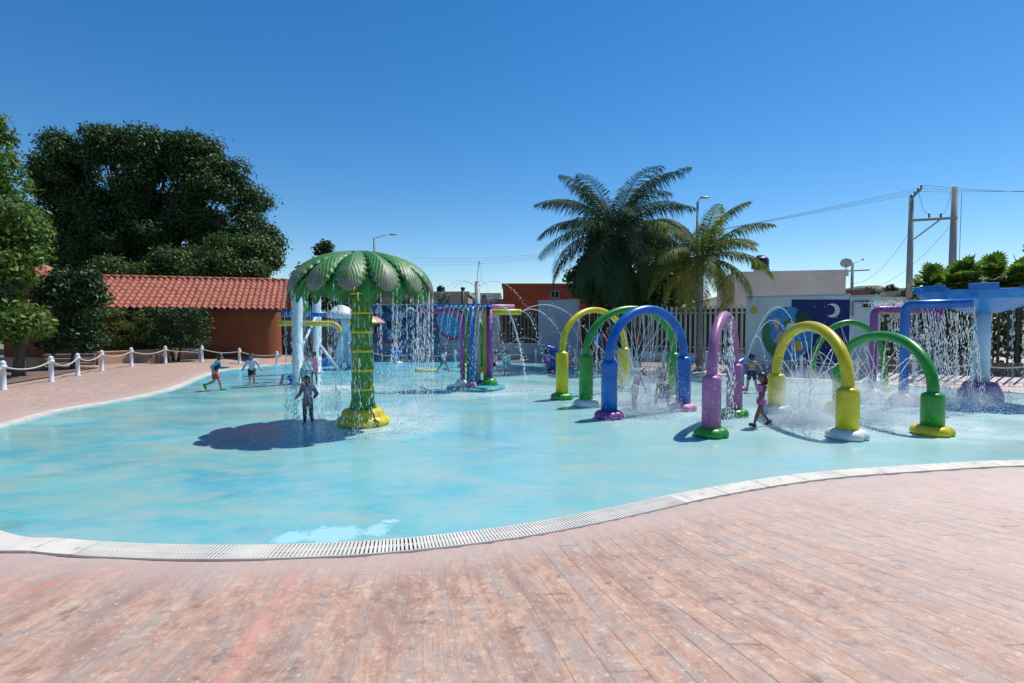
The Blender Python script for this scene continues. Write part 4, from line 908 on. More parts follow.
# ------------------------------------------------------------------ water
class Water:
    def __init__(s): s.P = []; s.D = []; s.R = []
    def add(s, P, D, Rr): s.P.append(np.asarray(P, float)); s.D.append(np.asarray(D, float)); s.R.append(np.asarray(Rr, float))
    def stream(s, p0, p1, T, r0=.010, solid=.6, spread=.05, n=None, end=1.0):
        """a jet from p0 landing at p1 after T seconds: solid at first, then breaking into drops"""
        p0, p1 = np.array(p0), np.array(p1); G = np.array([0, 0, -9.8]); v = (p1 - p0 - .5 * G * T * T) / T
        L = np.linalg.norm(p1 - p0) + .3 * T; n = n or int(L / .045); t = (np.arange(n) + rng.random(n) * .6) / n * T * end
        P = p0 + v * t[:, None] + .5 * G * (t ** 2)[:, None]; Vv = v + G * t[:, None]; u = np.clip(t / T - solid * (.7 + .5 * rng.random(n)), 0, 1)
        P = P + rng.normal(size=(n, 3)) * (spread * u ** .8 + .003)[:, None]
        dn = Vv / np.linalg.norm(Vv, axis=1)[:, None]; ln = np.where(u > 0, .012 + .03 * rng.random(n), .045)
        s.add(P, dn * ln[:, None], np.where(u > 0, r0 * (.45 + .7 * rng.random(n)), r0 * (.8 + .3 * rng.random(n))))
        k = int(n * .5); tt = T * (solid * .6 + (1 - solid * .6) * rng.random(k)); Pk = p0 + v * tt[:, None] + .5 * G * (tt ** 2)[:, None] + rng.normal(size=(k, 3)) * spread * 1.6
        s.add(Pk, np.tile([0, 0, -.012], (k, 1)), r0 * (.3 + .4 * rng.random(k)))
    def fall(s, p, z1=0.0, n=60, r0=.010, spread=.03, drift=(0, 0), v0=0):
        """drops falling from p: close together at the top, spreading lower down"""
        p = np.array(p); u = rng.random(n) ** .85; z = p[2] - (p[2] - z1) * u
        x = p[0] + drift[0] * u + rng.normal(size=n) * spread * (.25 + u); y = p[1] + drift[1] * u + rng.normal(size=n) * spread * (.25 + u)
        s.add(np.stack([x, y, z], 1), np.stack([rng.normal(size=n) * .003, rng.normal(size=n) * .003, -(.018 + .065 * rng.random(n) * (1 - .5 * u))], 1), r0 * (.4 + .8 * rng.random(n)))
    def mist(s, c, r, n, r0=.007):
        c = np.array(c); d = rng.normal(size=(n, 3)) * np.array(r) * .5; P = c + d; P[:, 2] = np.abs(P[:, 2] - 0) + .005
        s.add(P, rng.normal(size=(n, 3)) * .004, r0 * (.35 + .9 * rng.random(n)))
    def splash(s, c, rad, h, n, r0=.008):
        """crown of drops jumping up where water lands"""
        a = rng.random(n) * 2 * PI; u = rng.random(n) ** 1.6; rr = rad * rng.random(n) ** .6
        z = h * (1 - u) ** 2.2 * (1 - (rr / rad) ** 2 * .7) * rng.random(n); P = np.stack([c[0] + rr * np.cos(a), c[1] + rr * np.sin(a), z + .004], 1)
        s.add(P, rng.normal(size=(n, 3)) * .005, r0 * (.4 + .9 * rng.random(n)))
    def build(s, name, lab, origin, cat='falling water'):
        P, D, Q = np.concatenate(s.P), np.concatenate(s.D), np.concatenate(s.R); ok = P[:, 2] > -.01; P, D, Q = P[ok], D[ok], Q[ok]
        n = len(P); L = np.linalg.norm(D, axis=1)[:, None] + 1e-9; d = D / L; h = np.where(np.abs(d[:, 2:3]) < .9, [[0, 0, 1.]], [[1., 0, 0]])
        a = np.cross(d, h); a /= np.linalg.norm(a, axis=1)[:, None]; b = np.cross(d, a); L = np.maximum(L, Q[:, None]); q = Q[:, None]
        V = np.stack([P - d * L, P + a * q, P + b * q, P - a * q, P - b * q, P + d * L], 1).reshape(-1, 3) - np.array(origin)
        f = np.array([(0, 2, 1), (0, 3, 2), (0, 4, 3), (0, 1, 4), (5, 1, 2), (5, 2, 3), (5, 3, 4), (5, 4, 1)])
        Fc = (f[None] + (np.arange(n) * 6)[:, None, None]).reshape(-1, 3)
        me = npmesh(name, V, Fc, waterm, True); return thing(name, me, None, lab, cat, origin=tuple(origin), kind='stuff')

# ------------------------------------------------------------------ arches
def base_pad(c, r, mat, parent, h=.17):
    m = MB(); m.lathe(c, [(r * .93, 0.0), (r, h * .25), (r * .98, h * .55), (r * .86, h * .85), (r * .66, h), (r * .4, h * 1.02)], 36, fn=lambda a, z: 1 - .16 * math.exp(-((((a - .5) % PI) - PI / 2) / .16) ** 2))
    return part('base_pad', m, mat, parent)
def arch(lab, Lp, Rp, top, hl, hr, mat, basem, rp, rt, pm=None, bR=None, pill=(True, True), group='coloured spray arches standing on the pool floor'):
    """Lp, Rp: pixels of the two feet; top: pixel row of the highest point; hl, hr: pixel rows of the pillar tops"""
    a, b = GP(*Lp), GP(*Rp); c = (a + b) / 2; zt = ZY(top, c.y); zl, zr = ZY(hl, a.y), ZY(hr, b.y)
    r_ = root('spray_arch', lab, 'spray arch', (c.x, c.y, 0), group); pm = pm or mat
    zs = (zl + zr) / 2; m = MB(); P = []; N_ = 36
    for i in range(N_ + 1):
        an = PI * i / N_; u = .5 - .5 * math.cos(an); q = a.lerp(b, u); lo = zl + (zr - zl) * u; P.append(Vector((q.x, q.y, lo + (zt - rt - lo) * math.sin(an) ** .92)))
    P = [Vector((a.x, a.y, zl - .1))] + P + [Vector((b.x, b.y, zr - .1))]; m.tube(P, rt, 16); part('arch_tube', m, mat, r_)
    for i in range(5, N_ - 3, 4):
        noz = MB(); d = (Vector((c.x, c.y, zs)) - P[i]).normalized(); noz.tube([P[i] + d * (rt - .01), P[i] + d * (rt + .03)], .016, 8); part('nozzle', noz, greym, r_)
    for (q, z, on) in ((a, zl, pill[0]), (b, zr, pill[1])):
        if not on: continue
        m = MB(); m.lathe((q.x, q.y, 0), [(rp, .02), (rp, z - .07), (rp * .96, z - .03), (rp * .8, z), (rt * 1.05, z + .01), (rt * 1.02, z + .03)], 26); part('pillar', m, pm, r_)
    if pill[0]: base_pad(a, rp * 1.85, basem, r_)
    base_pad(b, rp * 1.85, bR or basem, r_)
    return dict(P=P, a=a, b=b, c=c, zt=zt, zs=zs)
def arch_water(A, name, lab, target=None, n=8, r0=.009, mist=900, flow=1.0):
    W = Water(); c = A['c']; t0 = target or (c.x, c.y, .3); P = A['P']
    for i in range(n):
        k = int(4 + (len(P) - 9) * (i + .5) / n); p = P[k]; t = Vector((c.x, c.y, .0)) + Vector((rng.normal() * .25, rng.normal() * .25, 0)); u = (k / len(P) - .5)
        q = t + (A['a'] - A['b']) * u * .35; W.stream(p, q, .26 + .10 * (p.z / 2.4) + .05 * rng.random(), r0 * .9, .75, .03)
        if i % 2 == 0: W.stream(p, q + (A['a'] - A['b']) * u * -.9, .32, r0 * .75, .6, .04)
    W.splash((c.x, c.y), .75, 1.1 * flow, int(mist * 3.5), .007); W.splash((c.x, c.y), 1.5, .3, int(mist * 3), .007); W.mist((c.x, c.y, .25), (.7, .7, .8 * flow), mist * 4, .0045)
    return W.build(name, lab, (c.x, c.y, 0))
def pr(px, py, w_): return w_ / 2 / F * GP(px, py).y
A1 = arch('yellow arch with green pads, farthest of the left trio', (562, 399), (624, 391), 307, 352, 348, yellow, green, .17, .085)
A2 = arch('green arch with white pads, middle of the left trio', (586, 406), (673, 400), 305.5, 355, 353, green, offwhite, .175, .09)
A3 = arch('blue arch with purple pads, front of the left trio', (609, 418), (683, 410), 305, 361, 357, blue, purple, .175, .105, bR=pink)
A4 = arch('narrow-looking faded purple arch with green pads between the trio and the yellow arch', (711, 436), (734, 416), 311, 376, 364, mauve, green, .17, .095)
A5 = arch('big bright yellow arch with white pads, right of the purple one', (776, 412), (847, 438), 321, 374, 388, yellow, offwhite, .19, .105)
A6 = arch('green arch with yellow pads, nearest the right edge', (841, 409), (932, 434), 331, 366, 393, green, yellow, .19, .10)
A7 = arch('slim far green arch behind the yellow and green ones on the right', (812, 391), (884, 391), 319.5, 372, 372, green, yellow, .11, .085, pill=(False, True))
A8 = arch('distant green arch with yellow pads behind the multi-pole spray feature', (464, 367), (483.5, 370.5), 312, 350, 345, green, yellow, .15, .075)
arch_water(A1, 'arch_water', 'water jets under the far yellow arch of the left trio', mist=300); arch_water(A2, 'arch_water', 'water jets and spray under the green arch of the left trio', n=9, mist=900)
arch_water(A3, 'arch_water', 'bursting water jets under the blue arch', n=10, mist=1500, flow=1.2)
arch_water(A5, 'arch_water', 'fanned water jets and foam under the big yellow arch', n=8, mist=2200, flow=1.3, r0=.012)
arch_water(A6, 'arch_water', 'water jets crossing under the right green arch', n=8, mist=1500, flow=1.1, r0=.011); arch_water(A7, 'arch_water', 'thin jets under the slim far green arch', n=6, mist=700)
W = Water()
for i in range(5):
    p = A4['P'][8 + i * 5]; W.fall(p, 0, 70, .009, .05)
W.fall((A4['c'].x + .05, A4['c'].y - .2, 2.2), 0, 170, .011, .05); W.splash((A4['c'].x, A4['c'].y), .45, .4, 350)
W.build('arch_water', 'water falling in a narrow column under the purple arch', (A4['c'].x, A4['c'].y, 0))

# ------------------------------------------------------------------ palm tree fountain
pc = GP(363, 424); pt_ = root('palm_fountain', 'green palm tree shower with yellow two-step base', 'palm fountain', (pc.x, pc.y, 0))
m = MB(); m.lathe(pc, [(.50, 0), (.535, .03), (.535, .10), (.50, .15), (.44, .17), (.43, .2), (.42, .27), (.37, .32), (.27, .34)], 40, fn=lambda a, z: 1 - .06 * math.exp(-((((a + .45) % PI) - PI / 2) / .10) ** 2)); part('base', m, yellow, pt_)
m = MB(); m.tube([pc + Vector((.20, -.25, .343)), pc + Vector((.30, -.335, .28)), pc + Vector((.335, -.37, .17)), pc + Vector((.40, -.395, .13)), pc + Vector((.405, -.40, .02))], .018, 6); part('seam', m, dark, pt_)
g = N('palm_trunk_green'); p = g.objc(); n_ = g.noise(p, 5, 5, .7); w1 = g.n('ShaderNodeTexWave', {'Vector': g.map(p, (1, 1, .6), rot=(.7, .3, 0)), 'Scale': 5, 'Distortion': 9, 'Detail': 3}, wave_type='BANDS').outputs['Fac']
c = g.ramp(n_, [(.3, (.010, .17, .012)), (.7, (.04, .32, .03))]); c = g.mix(g.ramp(w1, [(.6, 0), (.85, .55)]), c, (.006, .055, .01)); c = g.mix(g.ramp(g.noise(p, 7, 6, .8), [(.56, 0), (.61, .75)]), c, (.38, .42, .02))
trm = g.fin(Base_Color=c, Roughness=.3, Normal=g.bump(w1, .4, .01))
H0, H1 = .34, 3.07; prof = []
for i in range(64):
    t = i / 63; z = H0 + (H1 - H0) * t; ph = (t * 7.0) % 1; prof.append((.205 + .075 * math.exp(-t * 16) + .02 * (ph ** 2) + .012 * math.exp(-((ph - .97) / .05) ** 2) - .012 * t, z))
m = MB(); m.lathe(pc, prof, 30); part('trunk', m, trm, pt_)
for k in range(1, 7):
    z = H0 + (H1 - H0) * k / 7; m = MB(); rr = .222 - .012 * k / 6; m.lathe(pc, [(rr, z - .03), (rr + .012, z - .015), (rr + .012, z + .012), (rr, z + .028)], 30, fn=lambda a, zz, k=k: 1 + .012 * math.sin(a * 5 + k))
    for j in range(5):
        an = 2 * PI * j / 5 + k * .7; q = pc + Vector((math.cos(an) * (rr + .002), math.sin(an) * (rr + .002), z)); m.tube([q, q + Vector((0, 0, .13 + .05 * math.sin(j * 3 + k)))], [.018, .006], 5)
    part('trunk_band', m, yellow, pt_)
def leafpaint(name, c1, c2, worn):
    g = N(name); uv = g.uv(); s_ = g.n('ShaderNodeSeparateXYZ', {0: uv}); U, V_ = s_.outputs[0], s_.outputs[1]
    rib = g.math('SINE', g.math('MULTIPLY', g.math('SUBTRACT', g.math('MULTIPLY', U, 1.0), g.math('MULTIPLY', g.math('ABSOLUTE', V_), .42)), 62))
    ribm = g.ramp(rib, [(.0, 0), (.9, 1)]); p = g.objc(); nz = g.noise(p, 3.5, 5, .7)
    c = g.mix(ribm, c1, c2); wm = g.ramp(g.math('ADD', g.math('MULTIPLY', U, .55), g.math('MULTIPLY', nz, .8)), [(.72, 0), (.90, worn)])
    c = g.mix(wm, c, g.mix(ribm, (.17, .155, .12), (.30, .28, .21))); mid = g.ramp(g.math('ABSOLUTE', V_), [(.03, .6), (.07, 0)]); c = g.mix(mid, c, (.30, .32, .22))
    return g.fin(Base_Color=c, Roughness=.5, Normal=g.bump(rib, .3, .006))
lf_worn = leafpaint('leaf_worn', (.015, .13, .02), (.05, .26, .05), .92); lf_green = leafpaint('leaf_green', (.012, .19, .02), (.025, .30, .035), .12)
def pleaf(an, Rr, z0, drop, hw, extra, s0=.06):
    NS, NV = 40, 8; vs = []; uvs = []; fs = []; d = Vector((math.cos(an), math.sin(an), 0)); q = Vector((-d.y, d.x, 0))
    for i in range(NS + 1):
        s = s0 + (1 - s0) * i / NS; th = s * PI / 2 * 1.0; r_ = Rr * math.sin(th); z = z0 - drop * (1 - math.cos(th)) - extra * max(0, s - .6) ** 1.5
        w_ = hw * (min(1, (s / .62)) ** .8 if s < .62 else 1) * (max(0, 1 - ((s - .62) / .382) ** 2.4) ** .8 if s > .62 else 1)
        for k in range(NV + 1):
            v = -1 + 2 * k / NV; jag = 1 + .085 * (1 if (i // 2) % 2 else -1) * abs(v) ** 4
            P = pc + d * (r_ - .16 * w_ * v * v) + q * (w_ * v * jag) + Vector((0, 0, z - .38 * w_ * v * v + .02 * math.exp(-(v / .12) ** 2))); vs.append(P); uvs.append((s, v))
    for i in range(NS):
        for k in range(NV): a0 = i * (NV + 1) + k; fs.append((a0, a0 + 1, a0 + NV + 2, a0 + NV + 1))
    m = MB(); m.add(vs, fs, True, uvs); return m
NLF = 13; tips = []
for k in range(NLF):
    an = -PI / 2 + 2 * PI * k / NLF + .12
    part('leaf', pleaf(an, 1.45 + .03 * math.sin(k * 3), 3.51, .82, .272, .13), lf_worn, pt_, solid=.018)
    a2 = an + PI / NLF; part('leaf', pleaf(a2, 1.33, 3.45, .88, .20, .33), lf_green, pt_, label='bright green lower leaf', solid=.016)
    tips.append((an, 1.44, 2.70)); tips.append((a2, 1.30, 2.45)); tips.append((an + .12, 1.42, 2.75)); tips.append((an - .12, 1.42, 2.75))
m = MB(); m.lathe(pc, [(.30, 3.05), (.5, 3.25), (.55, 3.38), (.35, 3.5), (.1, 3.54)], 20); part('crown_hub', m, painted('hub_green', (.01, .12, .02), .4), pt_)
W = Water()
for (an, rr, z) in tips:
    W.fall((pc.x + rr * math.cos(an + rng.normal() * .05), pc.y + rr * math.sin(an + rng.normal() * .05), z), 0, int(50 + 60 * rng.random()), .0054, .020)
for i in range(30):
    an = rng.random() * 2 * PI; W.fall((pc.x + 1.2 * math.cos(an), pc.y + 1.2 * math.sin(an), 2.8), 0, 30, .0055, .12)
W.fall((pc.x - .05, pc.y - 1.35, 2.6), 0, 90, .010, .05)
W.mist((pc.x, pc.y, .12), (3.0, 2.6, .3), 1800, .005)
for i in range(16):
    an = 2 * PI * i / 16; W.splash((pc.x + 1.38 * math.cos(an), pc.y + 1.38 * math.sin(an)), .35, .3, 120, .008)
W.build('curtain_water', 'curtain of falling drops round the palm tree shower', (pc.x, pc.y, 0))

# ------------------------------------------------------------------ multi-pole spray feature
c0 = GP(476, 388.5); mf = root('spray_pole_cluster', 'cluster of purple, blue and grey spray poles on a round teal plate', 'spray feature', (c0.x, c0.y, 0)); Yc = c0.y
m = MB(); m.lathe((c0.x, c0.y, 0), [(.92, 0), (.93, .05), (.90, .09), (.55, .12), (0, .125)], 40); part('plate', m, teal, mf)
def gp(px, dy=0.0): return Vector(((px - 512) / F * (Yc + dy), Yc + dy, .1))
def dome(px, dy, mat, r_=.2, h=.22):
    m = MB(); m.lathe(gp(px, dy), [(r_, 0), (r_ * .95, h * .4), (r_ * .7, h * .9), (r_ * .4, h)], 18, fn=lambda a, z: 1 + .05 * math.sin(a * 4)); part('foot', m, mat, mf)
def bent(pa, top, pb, rad, n=6):
    """up from pa to height top, bend, along to pb"""
    pa, pb = Vector(pa), Vector(pb); d = Vector((pb.x - pa.x, pb.y - pa.y, 0)); d.normalize(); br = .16; P = [pa]
    P.append(Vector((pa.x, pa.y, top - br)))
    for i in range(1, n + 1):
        t = PI / 2 * i / n; P.append(Vector((pa.x, pa.y, top)) + d * br * (1 - math.cos(t)) + Vector((0, 0, -br + br * math.sin(t))))
    P.append(Vector((pb.x, pb.y, top))); m = MB(); m.tube(P, rad, 12); return m
tz = ZY(311.5, Yc)
part('spray_pipe', bent(gp(462.5, -.3), tz, gp(418, -.5), .075), purple, mf, 'purple pole bending left into a long horizontal pipe'); dome(461, -.3, offwhite)
m = MB(); m.tube([gp(472, -.45), (gp(472, -.45).x, Yc - .45, ZY(307, Yc))], .085, 12); part('pole', m, blue, mf, 'blue pole with a pink foot'); dome(471, -.45, pink, .18, .17)
m = MB(); m.tube([gp(477.5, .2), (gp(477.5, .2).x, Yc + .2, ZY(281, Yc))], [.10, .085], 14); part('pole', m, painted('pole_grey', (.38, .43, .41), .45), mf, 'tall grey pole with a jet at the top'); dome(480, .25, blue, .2, .14)
m = MB(); pz = gp(489.5, 0); m.tube([pz, (pz.x, pz.y, ZY(307, Yc))], .10, 14); part('pole', m, purple, mf, 'thick purple pole with a green foot'); dome(489.5, 0, green, .26, .24)
part('spray_pipe', bent(gp(486, .28), ZY(312, Yc), gp(521, -.1), .09), yellow, mf, 'yellow pipe reaching right')
part('spray_pipe', bent(gp(468, .4), ZY(309, Yc + .4), gp(455, 1.3), .055), green, mf, 'thin green pipe')
part('spray_pipe', bent(gp(490.5, .45), ZY(306.5, Yc + .45), gp(514, .7), .075), pink, mf, 'pink pipe reaching right behind the yellow one')
m = MB(); zt = ZY(306, Yc); m.prism([(gp(437).x, Yc - .1), (gp(446).x, Yc - .42), (gp(492).x, Yc - .40), (gp(493).x, Yc + .1), (gp(455).x, Yc + .5)], zt - .03, zt + .06); part('trough', m, blue, mf, bevel=.01)
for k in range(9): m = MB(); m.box((gp(449 + k * 4.6).x, Yc - .44, zt - .01), (.05, .10, .035)); part('spout', m, palewhite, mf)
W = Water(); tx = gp(477.5, .2)
W.stream((tx.x, tx.y, ZY(281, Yc)), (tx.x + .15, tx.y, ZY(281, Yc)), .72, .018, .55, .04, n=60)
for k in range(9):
    p = Vector((gp(449 + k * 4.6).x, Yc - .5, zt)); W.stream(p, (p.x - .32 + rng.normal() * .05, p.y - .45, 0), .72, .011, .35, .035)
for k, (px, dx) in enumerate([(521, 3.1), (521, 2.0), (521, .9)]): W.stream((gp(521).x, Yc, ZY(312, Yc)), (gp(521).x + dx, Yc - .4 + k * .5, 0), .95 - .1 * k, .013, .4, .05)
W.stream((gp(500).x, Yc, tz + .1), (gp(508).x + .6, Yc - .6, 0), .8, .028, .7, .05, n=160)
W.stream((gp(418).x, Yc - .5, tz), (gp(401).x - .3, Yc - .8, 0), .85, .026, .7, .05, n=150); W.stream((gp(490).x, Yc, tz), (gp(508).x, Yc + 1.5, 0), .8, .014, .3, .05)
for k in range(5): W.stream((tx.x, tx.y, ZY(288, Yc)), (tx.x + 2.6 * math.cos(k * 1.25), tx.y + 2.6 * math.sin(k * 1.25), 0), 1.05, .008, .3, .06)
for (px, dy) in ((455, -.9), (508, -.5), (540, -.3), (401, -.8)): q = gp(px, dy); W.splash((q.x, q.y), .5, .4, 350)
W.mist((c0.x, c0.y - .4, .1), (2.2, 1.8, .35), 900)
W.build('spray_water', 'thin arcs of water thrown from the multi-pole spray feature', (c0.x, c0.y, 0))

# ------------------------------------------------------------------ pale play tower on the left
b1, b2 = GP(298.5, 384), GP(317.5, 373); tw = root('play_tower', 'pale blue water play tower with two thick columns and yellow spout', 'play tower', ((b1.x + b2.x) / 2, (b1.y + b2.y) / 2, 0))
for (q, ty, rr) in ((b1, 282, .165), (b2, 256, .175)):
    m = MB(); zt = ZY(ty, q.y); m.lathe(q, [(rr * 1.5, 0), (rr * 1.5, .05), (rr, .08), (rr, zt - .1), (rr * .9, zt - .02), (rr * .5, zt)], 22); part('column', m, palewhite, tw)
m = MB(); m.tube([(b1.x + .1, b1.y, 1.2), (b2.x, b2.y, 2.4)], .05, 8); m.tube([(b2.x, b2.y, 1.3), (b2.x + 1.0, b2.y - .3, .1)], .06, 8); part('brace', m, palewhite, tw)
m = MB(); zb = ZY(314, 20); m.tube([XY(282, 20.5, zb), XY(327, 20.5, zb)], .10, 12); part('cross_pipe', m, blue, tw)
yz = ZY(323.5, 19); m = MB(); P = [XY(279, 19.2, yz), XY(331, 19.2, yz)]
for i in range(1, 7): t = PI / 2 * i / 6; P.append(XY(331, 19.2, yz) + Vector((.3 * math.sin(t), 0, -.3 + .3 * math.cos(t))))
P.append(P[-1] + Vector((0, 0, -.05))); m.tube(P, .095, 12); part('spout_pipe', m, yellow, tw)
m = MB(); q = XY(305, 18.8, ZY(308, 18.8)); m.ell(q, (.13, .12, .26)); part('valve_ball', m, green, tw)
m = MB(); q = XY(292, 18.2, 0); m.lathe((q.x, q.y, 0), [(.13, 0), (.10, .05), (.08, .1), (.16, .14), (.2, .26), (.12, .3)], 14); part('jet_cup', m, blue, tw)
m = MB(); mm = [XY(303, 19, ZY(286, 19)), XY(340, 20.5, ZY(268, 20.5))]; m.beam(mm[0], mm[1], .10, .12); part('top_beam', m, palewhite, tw)
# white-capped stand with splayed legs
b3 = GP(341, 369); ws = root('splash_stand', 'white-capped stand on splayed pale blue legs left of the palm trunk', 'splash stand', (b3.x, b3.y, 0)); Y3 = b3.y
def p3(px, py, dy=0): q = XY(px, Y3 + dy); q.z = ZY(py, Y3 + dy); return q
m = MB(); m.tube([p3(345, 318), p3(346, 332)], .20, 14); part('post', m, palewhite, ws)
for (pa, pb, dy) in (((345, 330), (338, 369), -.1), ((347, 330), (362, 349), .2), ((346, 330), (350, 366), .9)):
    m = MB(); m.tube([p3(*pa), p3((pa[0] + pb[0]) / 2 - 1.5, (pa[1] + pb[1]) / 2 - 2, dy * .6), p3(*pb, dy)], .16, 12); part('leg', m, palewhite, ws)
m = MB(); q = p3(341, 316); prof = [(.25, 0), (.62, .05), (.66, .12), (.55, .3), (.32, .52), (.1, .6), (0, .61)]; m.lathe(q - Vector((.0, 0, .12)), prof, 20, sx=1.0, fn=lambda a, z: 1 + .1 * math.cos(a)); part('cap', m, painted('cap_white', (.68, .70, .72), .4), ws)
# striped mushroom umbrella
b4 = GP(367, 368); um = root('mushroom_umbrella', 'low pink and yellow mushroom umbrella behind the palm trunk', 'umbrella', (b4.x, b4.y, 0)); Y4 = b4.y
m = MB(); m.lathe((b4.x, b4.y, 0), [(.22, 0), (.2, .06), (.11, .1), (.11, ZY(320, Y4))], 16); part('pole', m, palewhite, um)
zz = ZY(323.5, Y4); r4 = 18 / F * Y4
for k in range(10):
    m = MB(); a0 = 2 * PI * k / 10; m.lathe((b4.x, b4.y, zz), [(r4, 0), (r4 * .97, .07), (r4 * .7, .22), (r4 * .35, .34), (r4 * .05, .40)], 5, a0=a0, a1=a0 + 2 * PI / 10); part('canopy_panel', m, [yellow, painted('panel_pink', (.62, .25, .30), .45)][k % 2], um, solid=.02)
# tubs
def tub(px, py, wpx, h, mat, lab):
    q = GP(px, py); rr = wpx / 2 / F * q.y; t = root('water_tub', lab, 'tub', q); m = MB(); m.lathe(q, [(rr * .85, 0), (rr, .06), (rr, h - .03), (rr * 1.04, h), (rr * .92, h), (rr * .9, h * .5), (0, h * .45)], 24); part('shell', m, mat, t); m = MB(); m.lathe(q, [(rr * .9, h * .8), (0, h * .81)], 24); part('water_surface', m, painted('tub_water', (.1, .3, .4), .05), t)
tub(323.5, 366, 13, .36, blue, 'blue spotted tub behind the dripping children'); tub(335, 365, 9, .34, pink, 'pink tub between the blue tub and the palm trunk')
m = MB(); q = GP(342, 362); m.add([q + Vector(v) for v in [(-.35, -.2, 0), (.3, -.2, 0), (.3, .2, 0), (-.35, .2, 0), (.1, -.2, .45), (.3, -.2, .45), (.3, .2, .45), (.1, .2, .45)]], [(0, 4, 5, 1), (3, 2, 6, 7), (0, 3, 7, 4), (4, 7, 6, 5), (1, 5, 6, 2), (0, 1, 2, 3)], False)
thing('slide_block', m, painted('slide_grey_blue', (.10, .25, .38), .4), 'small grey blue ramp half hidden behind the palm trunk', 'ramp', bevel=.03)
# flower jet
q = GP(397, 363); fj = root('flower_jet', 'small blue flower-headed jet on a pale stem', 'spray jet', q); m = MB(); m.lathe(q, [(.32, 0), (.28, .05), (.13, .1), (.12, .32), (.15, .42)], 16); part('stem', m, palewhite, fj)
m = MB()
for k in range(7): a = 2 * PI * k / 7; m.ell(q + Vector((.18 * math.cos(a), .18 * math.sin(a), .52)), (.13, .13, .12), 10, 7)
m.ell(q + Vector((0, 0, .55)), (.14, .14, .16), 10, 7); part('flower_head', m, painted('jet_blue', (.01, .16, .62), .3), fj)
W = Water(); hp = q + Vector((0, 0, .7))
for a_ in (-.35, .3, .9): W.stream(hp, q + Vector((a_, -.2, .0)), 1.05, .014, .4, .05)
W.splash((q.x, q.y), .8, .6, 350); W.build('jet_water', 'tall thin jets rising from the blue flower-headed jet', (q.x, q.y, 0))
# bubbling jets in the middle distance
for (px, py, hgt, lab) in ((698, 398, .0, ''), (700, 372, .85, 'white bubbling jet rising before the pale slatted fence'), (506, 374, .0, '')):
    if not lab: continue
    q = GP(px, py); W = Water(); n_ = 900; u = rng.random(n_); rr = .05 + .12 * (u ** .5); a = rng.random(n_) * 2 * PI; z = hgt * 1.3 * (1 - (rr / .2) ** 2) * rng.random(n_) ** .6
    W.add(np.stack([q.x + rr * np.cos(a), q.y + rr * np.sin(a), z], 1), np.tile([0, 0, .03], (n_, 1)), .012 * (.5 + rng.random(n_))); W.splash((q.x, q.y), .6, .2, 250); W.build('bubbling_jet', lab, (q.x, q.y, 0))
# flat ring
q = GP(426, 371.3); m = MB(); P = [q + Vector((.42 * math.cos(2 * PI * k / 28), .42 * math.sin(2 * PI * k / 28), .06)) for k in range(29)]; m.tube(P, .07, 10, False)
rgt = root('spray_ring', 'flat yellow-green ring lying on the pool floor left of the spray poles', 'ring', q); part('ring', m, painted('ring_lime', (.35, .50, .06), .4), rgt)
for k in range(6): m = MB(); a = 2 * PI * k / 6; m.ell(q + Vector((.42 * math.cos(a), .42 * math.sin(a), .12)), (.05, .05, .04), 8, 5); part('nozzle', m, greym, rgt)
# water cannons
def cannon(px, py, hpx, lab, az):
    q = GP(px, py); s = hpx / F * q.y; t = root('water_cannon', lab, 'water cannon', q, 'blue toy water cannons'); m = MB(); m.lathe(q, [(.25, 0), (.25, .06), (.18, .12), (.1, .14)], 18); part('foot', m, purple, t)
    m = MB(); m.lathe(q, [(.13, .1), (.13, s * .68), (.09, s * .72), (.07, s * .78)], 16); part('stand', m, blue, t)
    d = Vector((math.cos(az), math.sin(az), .35)).normalized(); c_ = q + Vector((0, 0, s * .84)); m = MB(); m.tube([c_ - d * .28, c_ - d * .1, c_ + d * .2, c_ + d * .42], [.07, .11, .09, .05], 14); part('barrel', m, blue, t)
    n2 = Vector((-math.sin(az), math.cos(az), 0)); m = MB(); m.tube([c_ - d * .22 - n2 * .22, c_ - d * .22 + n2 * .22], .025, 8); part('handle', m, purple, t); return c_ + d * .42, d
n1, d1 = cannon(739.5, 390, 33, 'blue water cannon on purple foot beside the bare-backed boy', R(35)); n2, d2 = cannon(552, 373, 29, 'blue water cannon at the far edge manned by a small girl', R(190))
W = Water(); W.stream(n1, n1 + Vector((3.4, 2.6, -n1.z)), 1.3, .016, .55, .05); W.stream(n1, n1 + Vector((1.0, .6, -n1.z)), .95, .014, .5, .04); W.stream(n1, n1 + Vector((2.4, 1.2, -n1.z)), 1.15, .013, .5, .05); W.build('cannon_water', 'arching water shot over the round earth painting by the cannon', tuple(n1))
W = Water(); W.stream(n2, n2 + Vector((-2.3, -.8, -n2.z)), .8, .013, .5, .05); W.build('cannon_water', 'thin arc of water from the far cannon', tuple(n2))

